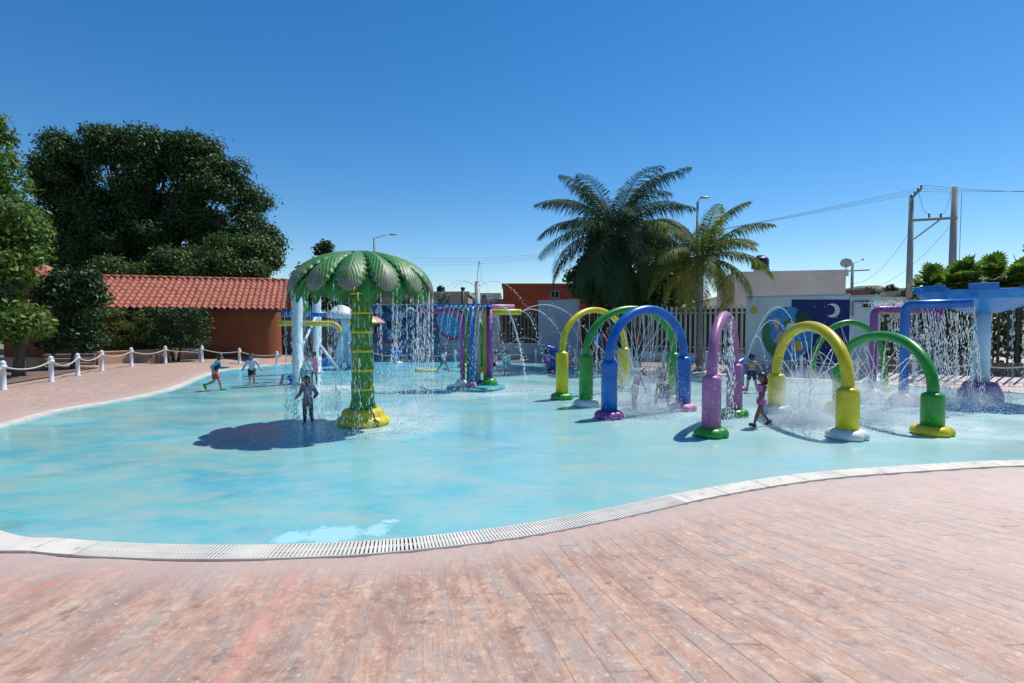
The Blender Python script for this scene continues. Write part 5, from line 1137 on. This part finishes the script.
# ------------------------------------------------------------------ right-hand overhead sprayers
bA, bB = GP(872, 399), GP(903, 405)
def goal(b, ty, px2, Y2, rad, mat, name, lab, drop=0, basec=None, tm=None):
    r_ = root(name, lab, 'overhead sprayer', (b.x, b.y, 0), 'bent overhead spray pipes on the right'); zt = ZY(ty, b.y); e = XY(px2, Y2)
    part('spray_pipe', bent((b.x, b.y, 0), zt, (e.x, e.y, zt), rad, 8), mat, r_)
    if drop: m = MB(); m.tube([(e.x, e.y, zt + rad), (e.x, e.y, zt - drop)], rad * 1.25, 12); part('drop_end', m, mat, r_)
    m = MB(); m.lathe((b.x, b.y, 0), [(.34, 0), (.33, .1), (.26, .22), (.14, .3), (.1, .31)], 20, fn=lambda a, z: 1 + .06 * math.sin(3 * a)); part('foot', m, basec or palewhite, r_)
    for k in range(8):
        t = .25 + .09 * k; m = MB(); m.tube([(b.x + (e.x - b.x) * t, b.y + (e.y - b.y) * t, zt - rad + .01), (b.x + (e.x - b.x) * t, b.y + (e.y - b.y) * t, zt - rad - .03)], .015, 6); part('nozzle', m, greym, r_)
    return Vector((b.x, b.y, zt)), Vector((e.x, e.y, zt))
a1, e1 = goal(bA, 309.5, 938, bA.y - .3, .095, purple, 'overhead_sprayer', 'purple bent overhead sprayer behind the right green arch', drop=.32)
a2, e2 = goal(bB, 304.5, 973, bB.y - 1.0, .105, blue, 'overhead_sprayer', 'blue bent overhead sprayer reaching towards the blue bowl', basec=mauve)
bC = GP(874, 387); a3, e3 = goal(bC, 311.5, 912, bC.y + .3, .07, yellow, 'overhead_sprayer', 'thin yellow overhead sprayer just behind the purple one')
W = Water()
for (a, e) in ((a1, e1), (a2, e2)):
    for k in range(17):
        p = a.lerp(e, .25 + .75 * k / 16); p.z -= .1; W.fall(p, 0, 110, .0078, .035, drift=(.12 + .2 * rng.random(), -.15))
for k in range(30):
    p = a1.lerp(e1, rng.random()); W.mist((p.x, p.y, 0), (.01, .01, .01), 1)
    P = np.array([p.x, p.y, a2.z + .05]) + rng.normal(size=(22, 3)) * [.10, .25, .05]; W.add(P, rng.normal(size=(22, 3)) * .012, .010 * (.5 + rng.random(22)))
mid = a1.lerp(e2, .6); W.splash((mid.x, mid.y - .2), 1.5, .7, 2200, .009); W.mist((mid.x, mid.y, .15), (2.8, 2.0, .6), 1500)
W.build('sprayer_water', 'dense rows of drops falling from the purple and blue overhead sprayers', (mid.x, mid.y, 0))

# ------------------------------------------------------------------ blue bowl fountain
c5 = GP(980, 399); Y5 = c5.y; bf = root('bowl_fountain', 'big blue faceted bowl on a pale column with purple foot, at the right edge', 'bowl fountain', (c5.x, c5.y, 0)); zt, zb = ZY(291, Y5), ZY(313, Y5)
m = MB(); m.lathe((c5.x, c5.y, 0), [(.55, 0), (.52, .18), (.38, .46), (.27, .48)], 8, a0=PI / 8, a1=PI / 8 + 2 * PI); m.sm = [False] * len(m.sm); part('foot', m, purple, bf, bevel=.03)
m = MB(); m.lathe((c5.x, c5.y, 0), [(.19, .45), (.18, zb + .05)], 26); part('column', m, palewhite, bf)
Rb = 54 / F * Y5; m = MB(); m.lathe((c5.x, c5.y, 0), [(.35, zb), (Rb * .93, zb + .36), (Rb, zt - .04), (Rb, zt), (Rb * .95, zt), (Rb * .9, zb + .44), (.2, zb + .1)], 12, a0=PI / 12, a1=PI / 12 + 2 * PI); m.sm = [False] * len(m.sm); part('bowl', m, bowlblue, bf, bevel=.012)
for k in range(8):
    an = R(-131) + PI / 4 * k; q = Vector((c5.x + Rb * .97 * math.cos(an), c5.y + Rb * .97 * math.sin(an), zt + .055)); m = MB(); m.box(q, (.16, Rb * .40, .17), rz=an); part('rim_block', m, painted('block_blue', (.006, .15, .50), .35), bf, bevel=.012)
W = Water()
for k in range(12):
    an = 2 * PI * k / 12 + .2; W.fall((c5.x + Rb * math.cos(an), c5.y + Rb * math.sin(an), zt - .25), 0, 150, .009, .035)
W.splash((c5.x, c5.y - .4), 1.8, .35, 1800, .009); W.mist((c5.x - .3, c5.y - .8, .1), (1.0, .6, .9), 600, .009); W.build('bowl_water', 'streams of drops falling from the rim of the blue bowl', (c5.x, c5.y, 0))
# loose spray over the middle of the pool
W = Water()
for (px, py, sx_, sy_, sz_, n_) in ((640, 410, 3.2, 1.5, .8, 1300), (840, 420, 3.4, 1.6, .6, 1600), (950, 410, 3.5, 2.4, .4, 1200), (300, 400, 2.0, 2.5, .8, 900), (450, 400, 2.5, 2, .3, 500)):
    q = GP(px, py); W.mist((q.x, q.y, .12), (sx_, sy_, sz_), n_, .006)
W.build('drifting_spray', 'fine drops drifting low over the wet pool floor', (0, 14, 0), 'spray')

# soft clouds of spray where the jets burst
def mistcloud(lab, px, py, r, dens, cz=.45):
    q = GP(px, py); m = MB(); m.ell((q.x, q.y, cz + .03), r, 20, 12)
    mt = bpy.data.materials.new('spray_mist'); mt.use_nodes = True; t = mt.node_tree; t.nodes.clear(); o_ = t.nodes.new('ShaderNodeOutputMaterial'); v = t.nodes.new('ShaderNodeVolumePrincipled'); v.inputs['Color'].default_value = (1, 1, 1, 1); v.inputs['Anisotropy'].default_value = .25
    tc = t.nodes.new('ShaderNodeTexCoord'); mp_ = t.nodes.new('ShaderNodeMapping'); mp_.inputs['Scale'].default_value = (1 / r[0], 1 / r[1], 1 / r[2]); mp_.inputs['Location'].default_value = (0, 0, -1); t.links.new(tc.outputs['Object'], mp_.inputs[0])
    ln = t.nodes.new('ShaderNodeVectorMath'); ln.operation = 'LENGTH'; t.links.new(mp_.outputs[0], ln.inputs[0]); nz = t.nodes.new('ShaderNodeTexNoise'); nz.inputs['Scale'].default_value = 3.2; nz.inputs['Detail'].default_value = 4; t.links.new(tc.outputs['Object'], nz.inputs['Vector'])
    mr = t.nodes.new('ShaderNodeMapRange'); mr.inputs[1].default_value = 1.0; mr.inputs[2].default_value = .1; mr.inputs[3].default_value = 0; mr.inputs[4].default_value = 1; t.links.new(ln.outputs['Value'], mr.inputs[0])
    m2 = t.nodes.new('ShaderNodeMapRange'); m2.inputs[1].default_value = .42; m2.inputs[2].default_value = .68; m2.inputs[4].default_value = dens; t.links.new(nz.outputs['Fac'], m2.inputs[0])
    mu = t.nodes.new('ShaderNodeMath'); mu.operation = 'MULTIPLY'; t.links.new(mr.outputs[0], mu.inputs[0]); t.links.new(m2.outputs[0], mu.inputs[1]); t.links.new(mu.outputs[0], v.inputs['Density']); t.links.new(v.outputs[0], o_.inputs['Volume'])
    thing('spray_mist', m, mt, lab, 'mist', kind='stuff')
S.cycles.volume_step_rate = 2.0; S.cycles.volume_max_steps = 64
mistcloud('white mist bursting under the big yellow arch', 808, 420, (.85, .85, .55), 2.6, .55)
mistcloud('white mist round the children under the blue arch', 648, 408, (1.2, .8, .46), 1.4, .46)
mistcloud('white mist low under the right green arch', 880, 412, (1.4, 1.0, .40), 1.9, .40)
mistcloud('mist drifting at the foot of the blue bowl fountain', 955, 410, (1.8, 1.0, .32), 1.3, .32)
mistcloud('faint mist at the right foot of the palm fountain', 410, 418, (1.1, .9, .24), 1.2, .24)
# ------------------------------------------------------------------ people
def cloth(name, c, pat=None, scale=14, rough=.75):
    if name in MATS: return MATS[name]
    g = N(name); p = g.objc(); n_ = g.noise(p, 9, 3, .6); col = g.ramp(n_, [(.3, tuple(x * .75 for x in c)), (.7, tuple(min(1, x * 1.15) for x in c))])
    if pat: col = g.mix(g.ramp(g.noise(p, scale, 2, .5), [(.50, 0), (.54, 1)]), col, pat)
    MATS[name] = g.fin(Base_Color=col, Roughness=rough, Normal=g.bump(g.noise(p, 16, 3), .5, .02)); return MATS[name]
def skinmat(name, c):
    if name in MATS: return MATS[name]
    g = N(name); n_ = g.noise(g.objc(), 8, 3); g.fin(Base_Color=g.ramp(n_, [(.3, tuple(x * .85 for x in c)), (.7, c)]), Roughness=.38, Subsurface_Weight=.08, Subsurface_Radius=(.01, .004, .002)); MATS[name] = g.m; return g.m
SK1 = skinmat('skin_brown', (.30, .14, .085)); SK2 = skinmat('skin_tan', (.42, .22, .14)); SK3 = skinmat('skin_deep', (.19, .085, .05))
hairm = cloth('hair_dark', (.018, .012, .010), rough=.4)
def rotm(ax, an): return Matrix.Rotation(an, 3, ax)
def person(lab, px, py, hpx, head_az, sk, clothes, pose, z=0.0, hair='short', at=None, gender='c', group=None, acc=(), vox=.008, H=None):
    """px,py: where the feet stand; hpx: standing height in pixels (fixes the size); head_az: heading, 0 = away from camera, clockwise degrees"""
    q = at if at is not None else GP(px, py, z); H = H or hpx / F * q.y
    kid = H < 1.45; hr = (.078 if kid else .064) * H; hz = hr * 1.12
    Lth, Lsh, ank = (.235 * H, .225 * H, .04 * H) if kid else (.245 * H, .24 * H, .042 * H); tor = .295 * H; sw = .108 * H if kid else .118 * H; hw = .048 * H; ua, fa = .165 * H, .145 * H
    P = dict(lean=0, twist=0, hipL=0, kneeL=0, hipR=0, kneeR=0, abL=3, abR=3, shL=5, elL=12, shR=5, elR=12, saL=9, saR=9, nod=0, turn=0); P.update(pose); P = {k: (R(v) if k not in () else v) for k, v in P.items()}
    el = {}; caps = []; ells = []
    pel = Vector((0, 0, 0)); T = rotm('X', -P['lean']) @ rotm('Z', P['twist'])
    X, Yf, Z = T @ Vector((1, 0, 0)), T @ Vector((0, 1, 0)), T @ Vector((0, 0, 1)); k = H
    neck = pel + Z * tor
    ells.append(('hips', pel + Z * .005 * k, (.082 * k, .058 * k, .062 * k), T)); ells.append(('belly', pel + Z * tor * .36, (.074 * k, .052 * k, .085 * k), T)); ells.append(('chest', pel + Z * tor * .68, (.086 * k, .058 * k, .09 * k), T))
    caps.append(('shoulders', neck - Z * .035 * k - X * sw * .8, neck - Z * .035 * k + X * sw * .8, .034 * k, .034 * k))
    caps.append(('neck', neck - Z * .03 * k, neck + Z * .045 * k, .030 * k, .026 * k))
    HT = T @ rotm('Z', -P['turn']) @ rotm('X', -P['nod'])
    hc = neck + Z * .035 * k + HT @ Vector((0, .012 * k, hz * .92)); ells.append(('head', hc, (hr * .86, hr * .98, hz), HT)); ells.append(('head', hc + HT @ Vector((0, hr * .28, -hz * .45)), (hr * .58, hr * .6, hz * .55), HT))
    ells.append(('face', hc + HT @ Vector((0, hr * 1.0, -hz * .12)), (hr * .13, hr * .17, hr * .2), HT))
    ells.append(('face', hc + HT @ Vector((0, hr * .80, -hz * .47)), (hr * .27, hr * .14, hr * .10), HT))
    for s in (-1, 1): ells.append(('face', hc + HT @ Vector((s * hr * .87, -hr * .05, -hz * .08)), (hr * .10, hr * .17, hr * .25), HT))
    feet = []
    for s, n_ in ((-1, 'L'), (1, 'R')):
        hip = pel + X * hw * s - Z * .01 * k; a = P['hip' + n_]; b = a - P['knee' + n_]; ab = P['ab' + n_] * s
        d1 = Vector((math.sin(ab), math.sin(a) * math.cos(ab), -math.cos(a) * math.cos(ab))); d2 = Vector((math.sin(ab) * .6, math.sin(b), -math.cos(b))).normalized()
        kn = hip + d1 * Lth; an = kn + d2 * Lsh; fwd = Vector((s * .15, math.cos(b) , math.sin(b))).normalized()
        caps += [('thigh' + n_, hip, kn, .052 * k, .034 * k), ('shin' + n_, kn, kn.lerp(an, .35), .033 * k, .034 * k), ('shin2' + n_, kn.lerp(an, .35), an, .034 * k, .020 * k), ('foot' + n_, an + d2 * .012 * k - fwd * .018 * k, an + d2 * .022 * k + fwd * .085 * k, .021 * k, .015 * k)]
        feet.append(min((an + d2 * .012 * k - fwd * .018 * k).z - .021 * k, (an + d2 * .022 * k + fwd * .085 * k).z - .015 * k))
        sh = neck - Z * .035 * k + X * sw * s; a = P['sh' + n_]; sa = P['sa' + n_] * s; e = a + P['el' + n_]
        u = T @ Vector((math.sin(sa), math.sin(a) * math.cos(sa), -math.cos(a) * math.cos(sa))); inw = -s * .25 if P['el' + n_] > R(40) else 0
        f = T @ Vector((math.sin(sa) * .7 + inw, math.sin(e), -math.cos(e))).normalized(); eb = sh + u * ua; wr = eb + f * fa
        caps += [('uarm' + n_, sh, eb, .030 * k, .023 * k), ('farm' + n_, eb, wr, .023 * k, .016 * k)]
        side = f.cross(X).normalized(); pm = wr + f * .035 * k; caps.append(('hand' + n_, wr, pm, .016 * k, .019 * k)); wid = f.cross(side).normalized() * s
        for i in range(4):
            b0 = pm + side * (.0115 * k * (i - 1.5)) ; ln = (.030, .036, .034, .026)[i] * k; b1 = b0 + f * ln * .55 + wid * -.004 * k; b2 = b1 + (f * .8 - wid * .5).normalized() * ln * .5
            caps += [('hand' + n_, b0, b1, .0062 * k, .0058 * k), ('hand' + n_, b1, b2, .0058 * k, .005 * k)]
        th0 = wr + f * .012 * k + side * .014 * k; th1 = th0 + (f * .5 + side * .8).normalized() * .026 * k; caps += [('hand' + n_, th0, th1, .008 * k, .0068 * k), ('hand' + n_, th1, th1 + f * .018 * k, .0068 * k, .0055 * k)]
    dz = -min(feet) if 'sit' not in pose_flags(pose) else .06 * k
    M4 = Matrix.Translation(q + Vector((0, 0, dz))) @ Matrix.Rotation(-R(head_az), 4, 'Z')
    rt_ = root('person', lab, 'person', q, group)
    mb = MB()
    for (n_, c_, r_, t_) in ells: mb.ell(c_, r_, 16, 10, t_)
    for (n_, a, b, ra, rb) in caps:
        d = (b - a); L = d.length; d.normalize(); ax = d.cross(Vector((0, 0, 1)) if abs(d.z) < .9 else Vector((0, 1, 0))).normalized(); pth = []; rr = []
        for i in range(5): t = PI / 2 * i / 4; pth.append(a - d * ra * math.cos(t)); rr.append(max(ra * math.sin(t), ra * .05))
        for i in range(5): t = PI / 2 * i / 4; pth.append(b + d * rb * math.sin(t)); rr.append(max(rb * math.cos(t), rb * .05))
        sg = 12 if ra > .01 * k else 8; n0 = len(mb.v); x = ax; y = d.cross(x)
        vs = [p + (x * math.cos(2 * PI * j / sg) + y * math.sin(2 * PI * j / sg)) * r_ for p, r_ in zip(pth, rr) for j in range(sg)]; m_ = len(pth)
        mb.add(vs, [(i * sg + j, i * sg + (j + 1) % sg, (i + 1) * sg + (j + 1) % sg, (i + 1) * sg + j) for i in range(m_ - 1) for j in range(sg)] + [tuple(range(sg - 1, -1, -1)), tuple((m_ - 1) * sg + j for j in range(sg))], True)
    me = mb.mesh('tmp', sk); o = bpy.data.objects.new('tmp', me); COL.objects.link(o); rm = o.modifiers.new('r', 'REMESH'); rm.mode = 'VOXEL'; rm.voxel_size = vox * max(.8, H); rm.use_smooth_shade = True
    sm = o.modifiers.new('s', 'SMOOTH'); sm.factor = .5; sm.iterations = 3
    dg = bpy.context.evaluated_depsgraph_get(); me2 = bpy.data.meshes.new_from_object(o.evaluated_get(dg)); bpy.data.objects.remove(o)
    nv = len(me2.vertices); V = np.empty(nv * 3, dtype=np.float32); me2.vertices.foreach_get('co', V); V = V.reshape(-1, 3); NR = np.empty(nv * 3, dtype=np.float32); me2.vertices.foreach_get('normal', NR); NR = NR.reshape(-1, 3)
    Fc = np.array([p.vertices[:] if len(p.vertices) == 4 else (*p.vertices, p.vertices[0]) for p in me2.polygons]); C = V[Fc].mean(1)
    best = np.full(len(C), 1e9); lab_ = np.zeros(len(C), int); par = np.zeros(len(C)); names = []
    for (n_, c_, r_, t_) in ells:
        L_ = (C - np.array(c_)) @ np.array(t_); sc = L_ / np.array(r_); dd = (np.linalg.norm(sc, axis=1) - 1) * min(r_); names.append(n_); m = dd < best; best[m] = dd[m]; lab_[m] = len(names) - 1; par[m] = sc[m, 2]
    for (n_, a, b, ra, rb) in caps:
        A, B = np.array(a), np.array(b); t = np.clip(((C - A) @ (B - A)) / max(1e-9, (B - A) @ (B - A)), 0, 1); dd = np.linalg.norm(C - A - t[:, None] * (B - A), axis=1) - (ra + (rb - ra) * t); names.append(n_); m = dd < best; best[m] = dd[m]; lab_[m] = len(names) - 1; par[m] = t[m]
    lname = np.array(names)[lab_]
    hloc = (C - np.array(hc)) @ np.array(HT) / np.array([hr, hr, hz])
    A4 = np.array(Matrix.Translation(Vector((0, 0, dz))) @ Matrix.Rotation(-R(head_az), 4, 'Z'))
    def world(Vx): return Vx @ A4[:3, :3].T + A4[:3, 3]
    b_ = npmesh('body', world(V), Fc, sk, True); bo = bpy.data.objects.new('body', b_); COL.objects.link(bo); bo.parent = rt_
    def shell(mask, offs, name, mat, lab2=None):
        f = Fc[mask]
        if len(f) == 0: return
        u, inv = np.unique(f, return_inverse=True); Vn = V[u] + NR[u] * offs * k; m_ = npmesh(name, world(Vn), inv.reshape(f.shape), mat, True); o_ = bpy.data.objects.new(name, m_); COL.objects.link(o_); o_.parent = rt_
        s_ = o_.modifiers.new('solid', 'SOLIDIFY'); s_.thickness = .006 * k; s_.offset = -1
        if lab2: o_['label'] = lab2
        return o_
    reg = {}
    for n_ in set(names): reg[n_] = lname == n_
    Z0_ = np.zeros(len(C), bool)
    def g_(*ns):
        m = Z0_.copy()
        for n_ in ns: m |= reg.get(n_, Z0_)
        return m
    tr = g_('hips', 'belly', 'chest', 'shoulders'); pelz = (C - np.array(pel)) @ np.array(Z) / k
    M_ = {}
    M_['tee'] = (tr & (pelz > .0)) | g_('uarmL', 'uarmR'); M_['long'] = M_['tee'] | g_('farmL', 'farmR'); M_['vest'] = tr & (pelz > .0) & ~(g_('shoulders') & (np.abs((C - np.array(pel)) @ np.array(X)) / k > .08))
    M_['shorts'] = (g_('hips') | (tr & (pelz < .04))) | (g_('thighL', 'thighR') & (par < .72)); M_['trunks'] = (g_('hips') | (tr & (pelz < .035))) | (g_('thighL', 'thighR') & (par < .35)); M_['brief'] = (g_('hips') | (tr & (pelz < .03))) | (g_('thighL', 'thighR') & (par < .12))
    M_['leggings'] = (g_('hips') | (tr & (pelz < .04))) | g_('thighL', 'thighR', 'shinL', 'shinR') | (g_('shin2L', 'shin2R') & (par < .85)); M_['top'] = tr & (pelz > .17) & (pelz < .262); M_['dress'] = (tr | (g_('thighL', 'thighR') & (par < .6))) & (pelz < .27)
    M_['swimsuit'] = M_['brief'] | (tr & (pelz < .25)); M_['shoes'] = g_('footL', 'footR') | (g_('shin2L', 'shin2R') & (par > .92)); M_['sleeves'] = g_('uarmL', 'uarmR', 'farmL', 'farmR'); M_['robe'] = M_['long'] | M_['dress'] | M_['shorts']
    for i, (kind, name, mat) in enumerate(clothes): shell(M_[kind], .009 + .004 * (kind in ('tee', 'long', 'shorts', 'dress', 'robe')) + .002 * i + .007 * (kind == 'vest'), name, mat)
    hd = g_('head', 'face', 'neck'); hx, hy, hzz = hloc[:, 0], hloc[:, 1], hloc[:, 2]
    hm = hd & ((hzz > .38) | ((hy < .18) & (hzz > -.55)) | ((hy < -.1) & (hzz > -.9))) & ~((hy > .45) & (hzz < .5))
    if hair == 'cap':
        shell(hd & (hzz > .22), .016, 'cap', acc[0]); shell(hm & (hzz <= .25), .008, 'hair', hairm); mb = MB(); mb.ell(hc + HT @ Vector((0, hr * .95, hz * .32)), (hr * .62, hr * .55, hr * .07), 14, 6, HT); put(mb, 'cap_brim', acc[0], rt_, A4)
    else: shell(hm, .014 if hair != 'long' else .018, 'hair', hairm)
    if hair in ('pony', 'long', 'bun'):
        mb = MB(); bk = hc + HT @ Vector((0, -hr * 1.0, hz * .2))
        if hair == 'bun': mb.ell(hc + HT @ Vector((0, -hr * .75, hz * .8)), (hr * .42,) * 3, 12, 8)
        elif hair == 'pony': mb.tube([bk + HT @ Vector((0, hr * .2, 0)), bk + Vector((0, -hr * .3, -hr * .2)), bk + HT @ Vector((0, -hr * .25, -hr * 1.2)), bk + HT @ Vector((0, -hr * .1, -hr * 2.0))], [hr * .2, hr * .3, hr * .26, hr * .08], 10)
        else:
            for s in (-.55, -.2, .2, .55): mb.tube([hc + HT @ Vector((s * hr, -hr * .6, 0)), hc + HT @ Vector((s * hr * 1.1, -hr * .85, -hr * 1.0)), hc + HT @ Vector((s * hr * 1.0, -hr * .7, -hr * 2.1))], [hr * .4, hr * .38, hr * .12], 10)
        put(mb, 'ponytail' if hair == 'pony' else ('hair_bun' if hair == 'bun' else 'long_hair'), hairm, rt_, A4)
    for s in (-1, 1):
        mb = MB(); mb.ell(hc + HT @ Vector((s * hr * .33, hr * .87, hz * .04)), (hr * .15, hr * .08, hr * .09), 10, 6, HT); put(mb, 'eye', cloth('eye_dark', (.02, .015, .012), rough=.2), rt_, A4)
    if 'goggles' in [a for a in acc if isinstance(a, str)]:
        mb = MB(); mb.tube([hc + HT @ Vector((hr * 1.0 * math.sin(2 * PI * i / 20), hr * 1.02 * math.cos(2 * PI * i / 20), hz * .06)) for i in range(21)], hr * .10, 6, False)
        for s in (-1, 1): mb.ell(hc + HT @ Vector((s * hr * .38, hr * .98, hz * .06)), (hr * .30, hr * .14, hr * .22), 12, 8, HT)
        put(mb, 'goggles', cloth('goggle_grey', (.25, .28, .32), rough=.2), rt_, A4)
    return rt_
def pose_flags(p): return p
def put(mb, name, mat, rt_, A4):
    v = np.array(mb.v) @ A4[:3, :3].T + A4[:3, 3]; mb.v = [tuple(x) for x in v]; me = mb.mesh(name, mat); o = bpy.data.objects.new(name, me); COL.objects.link(o); o.parent = rt_; return o
tealc = cloth('rash_teal', (.03, .30, .36)); tealr = cloth('teal_red_pattern', (.06, .26, .34), (.55, .05, .10), 30); blk = cloth('black_cloth', (.015, .016, .02)); dkv = cloth('dark_vest', (.012, .02, .05)); red = cloth('red_cloth', (.50, .02, .03)); lime = cloth('lime_shoe', (.05, .42, .08))
lav = cloth('lavender_cloth', (.55, .56, .78)); pnk = cloth('pink_cloth', (.68, .30, .45)); pnkp = cloth('pink_pattern', (.62, .10, .38), (.45, .28, .70), 30); wht = cloth('white_cloth', (.68, .70, .74)); tealw = cloth('teal_white', (.20, .48, .50), (.62, .70, .70), 20); nav = cloth('navy_cloth', (.012, .02, .09)); redb = cloth('red_blue', (.50, .05, .08), (.03, .06, .35), 18)
person('child in goggles, teal and red patterned shirt and dark leggings facing the camera', 308, 424.5, 49, 182, SK3, [('leggings', 'leggings', blk), ('long', 'shirt', tealr), ('trunks', 'shorts', cloth('red_short', (.42, .03, .08), (.1, .1, .12), 24))], dict(hipL=3, hipR=-3, kneeL=8, kneeR=4, abL=6, abR=5, shL=-12, shR=-8, elL=85, elR=78, saL=26, saR=24, nod=12, turn=10), acc=('goggles',), hair='short')
person('boy running in teal sleeves, dark vest, red shorts and green shoes', 215, 390.5, 39, 62, SK2, [('shorts', 'shorts', red), ('long', 'rash_shirt', tealc), ('vest', 'vest', dkv), ('shoes', 'shoes', lime)], dict(lean=16, hipR=26, kneeR=14, hipL=-4, kneeL=62, shL=38, elL=70, shR=-38, elR=70))
person('boy in a white lavender shirt and black shorts running towards the camera', 252, 385, 33, 155, SK2, [('shorts', 'shorts', blk), ('long', 'shirt', lav)], dict(lean=6, hipL=30, kneeL=22, hipR=-16, kneeR=38, saL=34, saR=30, elL=30, elR=35, shL=-12, shR=14))
person('child in soaked teal top leaning beside the pale tower column', 303.5, 386, 33, 100, SK2, [('shorts', 'shorts', tealc), ('long', 'shirt', tealw)], dict(lean=22, hipL=14, kneeL=20, shL=35, shR=45, elL=20, elR=20))
person('child in a pink shirt dress with dark hair near the pale tower', 315, 384, 34, 210, SK3, [('dress', 'dress', pnk), ('long', 'shirt', pnk)], dict(lean=8, hipR=14, kneeR=18, shR=32, elR=35, saR=25), hair='pony')
person('distant child in red and blue climbing behind the blue tub', 320, 366, 25, 30, SK2, [('shorts', 'shorts', nav), ('long', 'shirt', redb)], dict(hipL=20, kneeL=30, shL=70, shR=60))
person('boy in a wet white shirt striding behind the spray poles on the left', 443.5, 372.5, 26, 120, SK2, [('shorts', 'shorts', cloth('grey_green', (.08, .16, .15))), ('tee', 'shirt', wht)], dict(lean=8, hipL=32, kneeL=10, hipR=-22, kneeR=22, shL=-25, shR=28, elL=30, elR=25, saL=25, saR=25))
person('child in dark shorts running behind the thick purple pole', 494, 374, 24, 85, SK2, [('shorts', 'shorts', blk), ('tee', 'shirt', pnk)], dict(lean=10, hipL=30, kneeL=15, hipR=-30, kneeR=45, shL=-20, shR=30, elL=50, elR=50))
person('child in pale teal drenched by the thick stream right of the poles', 506.5, 375, 25, 175, SK2, [('shorts', 'shorts', tealc), ('long', 'shirt', tealw)], dict(shL=8, shR=8, kneeL=8, hipL=5), hair='short')
person('small girl in purple and pink standing at the far water cannon', 547.5, 374, 25, 88, SK3, [('dress', 'dress', cloth('violet_pink', (.42, .05, .30), (.2, .03, .3), 14)), ('vest', 'top', pnkp)], dict(shL=62, shR=58, elL=10, elR=12), hair='pony')
person('wet child bending in pink and white under the blue arch jets', 634.5, 409.5, 44, 60, SK2, [('shorts', 'shorts', cloth('wet_white', (.55, .52, .55))), ('tee', 'shirt', cloth('wet_pink', (.55, .22, .30), (.6, .5, .55), 12))], dict(lean=34, hipL=6, kneeL=8, hipR=-4, kneeR=2, nod=25, shL=25, shR=30, elL=30, elR=30), hair='bun')
person('dark-haired child squatting with back to the camera in the arch spray', 663, 409, 46, 8, SK3, [('swimsuit', 'swimsuit', nav)], dict(lean=16, hipL=98, kneeL=118, hipR=92, kneeR=115, abL=14, abR=14, shL=28, shR=24, elL=30, elR=30), hair='bun')
person('bare-backed boy in navy cap and dark trunks with raised arms', 751.5, 392.5, 39, 5, SK2, [('shorts', 'swim_trunks', nav)], dict(hipL=8, kneeL=5, hipR=-12, kneeR=10, abL=8, abR=8, shL=155, elL=10, saL=22, shR=30, saR=48, elR=10), hair='cap', acc=(nav,))
person('little girl in a pink patterned two-piece walking left', 761, 427, 55, 262, SK3, [('brief', 'swim_bottom', pnkp), ('top', 'swim_top', pnkp), ('trunks', 'skirt', cloth('hot_pink', (.65, .06, .30), (.40, .25, .68), 26)), ('shoes', 'sandals', cloth('maroon_sandal', (.12, .02, .04)))], dict(lean=-2, hipL=26, kneeL=6, hipR=-14, kneeR=26, shL=26, elL=14, shR=-28, elR=10, saL=14, saR=14, turn=-20), hair='long')
person('adult in blue seated look behind the yellow arch by the bar fence', 596, 366.5, 40, 185, SK2, [('leggings', 'trousers', blk), ('tee', 'shirt', cloth('mid_blue', (.06, .18, .42)))], dict(shL=5, shR=20, elR=60), z=DZ, H=1.6)['label'] = 'adult in a blue shirt standing behind the yellow arch by the bar fence'
person('adult in a red top standing on the far deck behind the green arch', 607, 365.5, 40, 200, SK2, [('leggings', 'trousers', nav), ('tee', 'shirt', red)], dict(shL=15, elL=70, shR=10, elR=60), z=DZ, H=1.55)
person('adult in dark clothes watching from behind the blue arch', 637, 367.5, 40, 170, SK3, [('leggings', 'trousers', blk), ('tee', 'shirt', cloth('dull_red', (.30, .08, .06)))], dict(shL=20, elL=60, shR=8, elR=20), z=DZ, H=1.6)
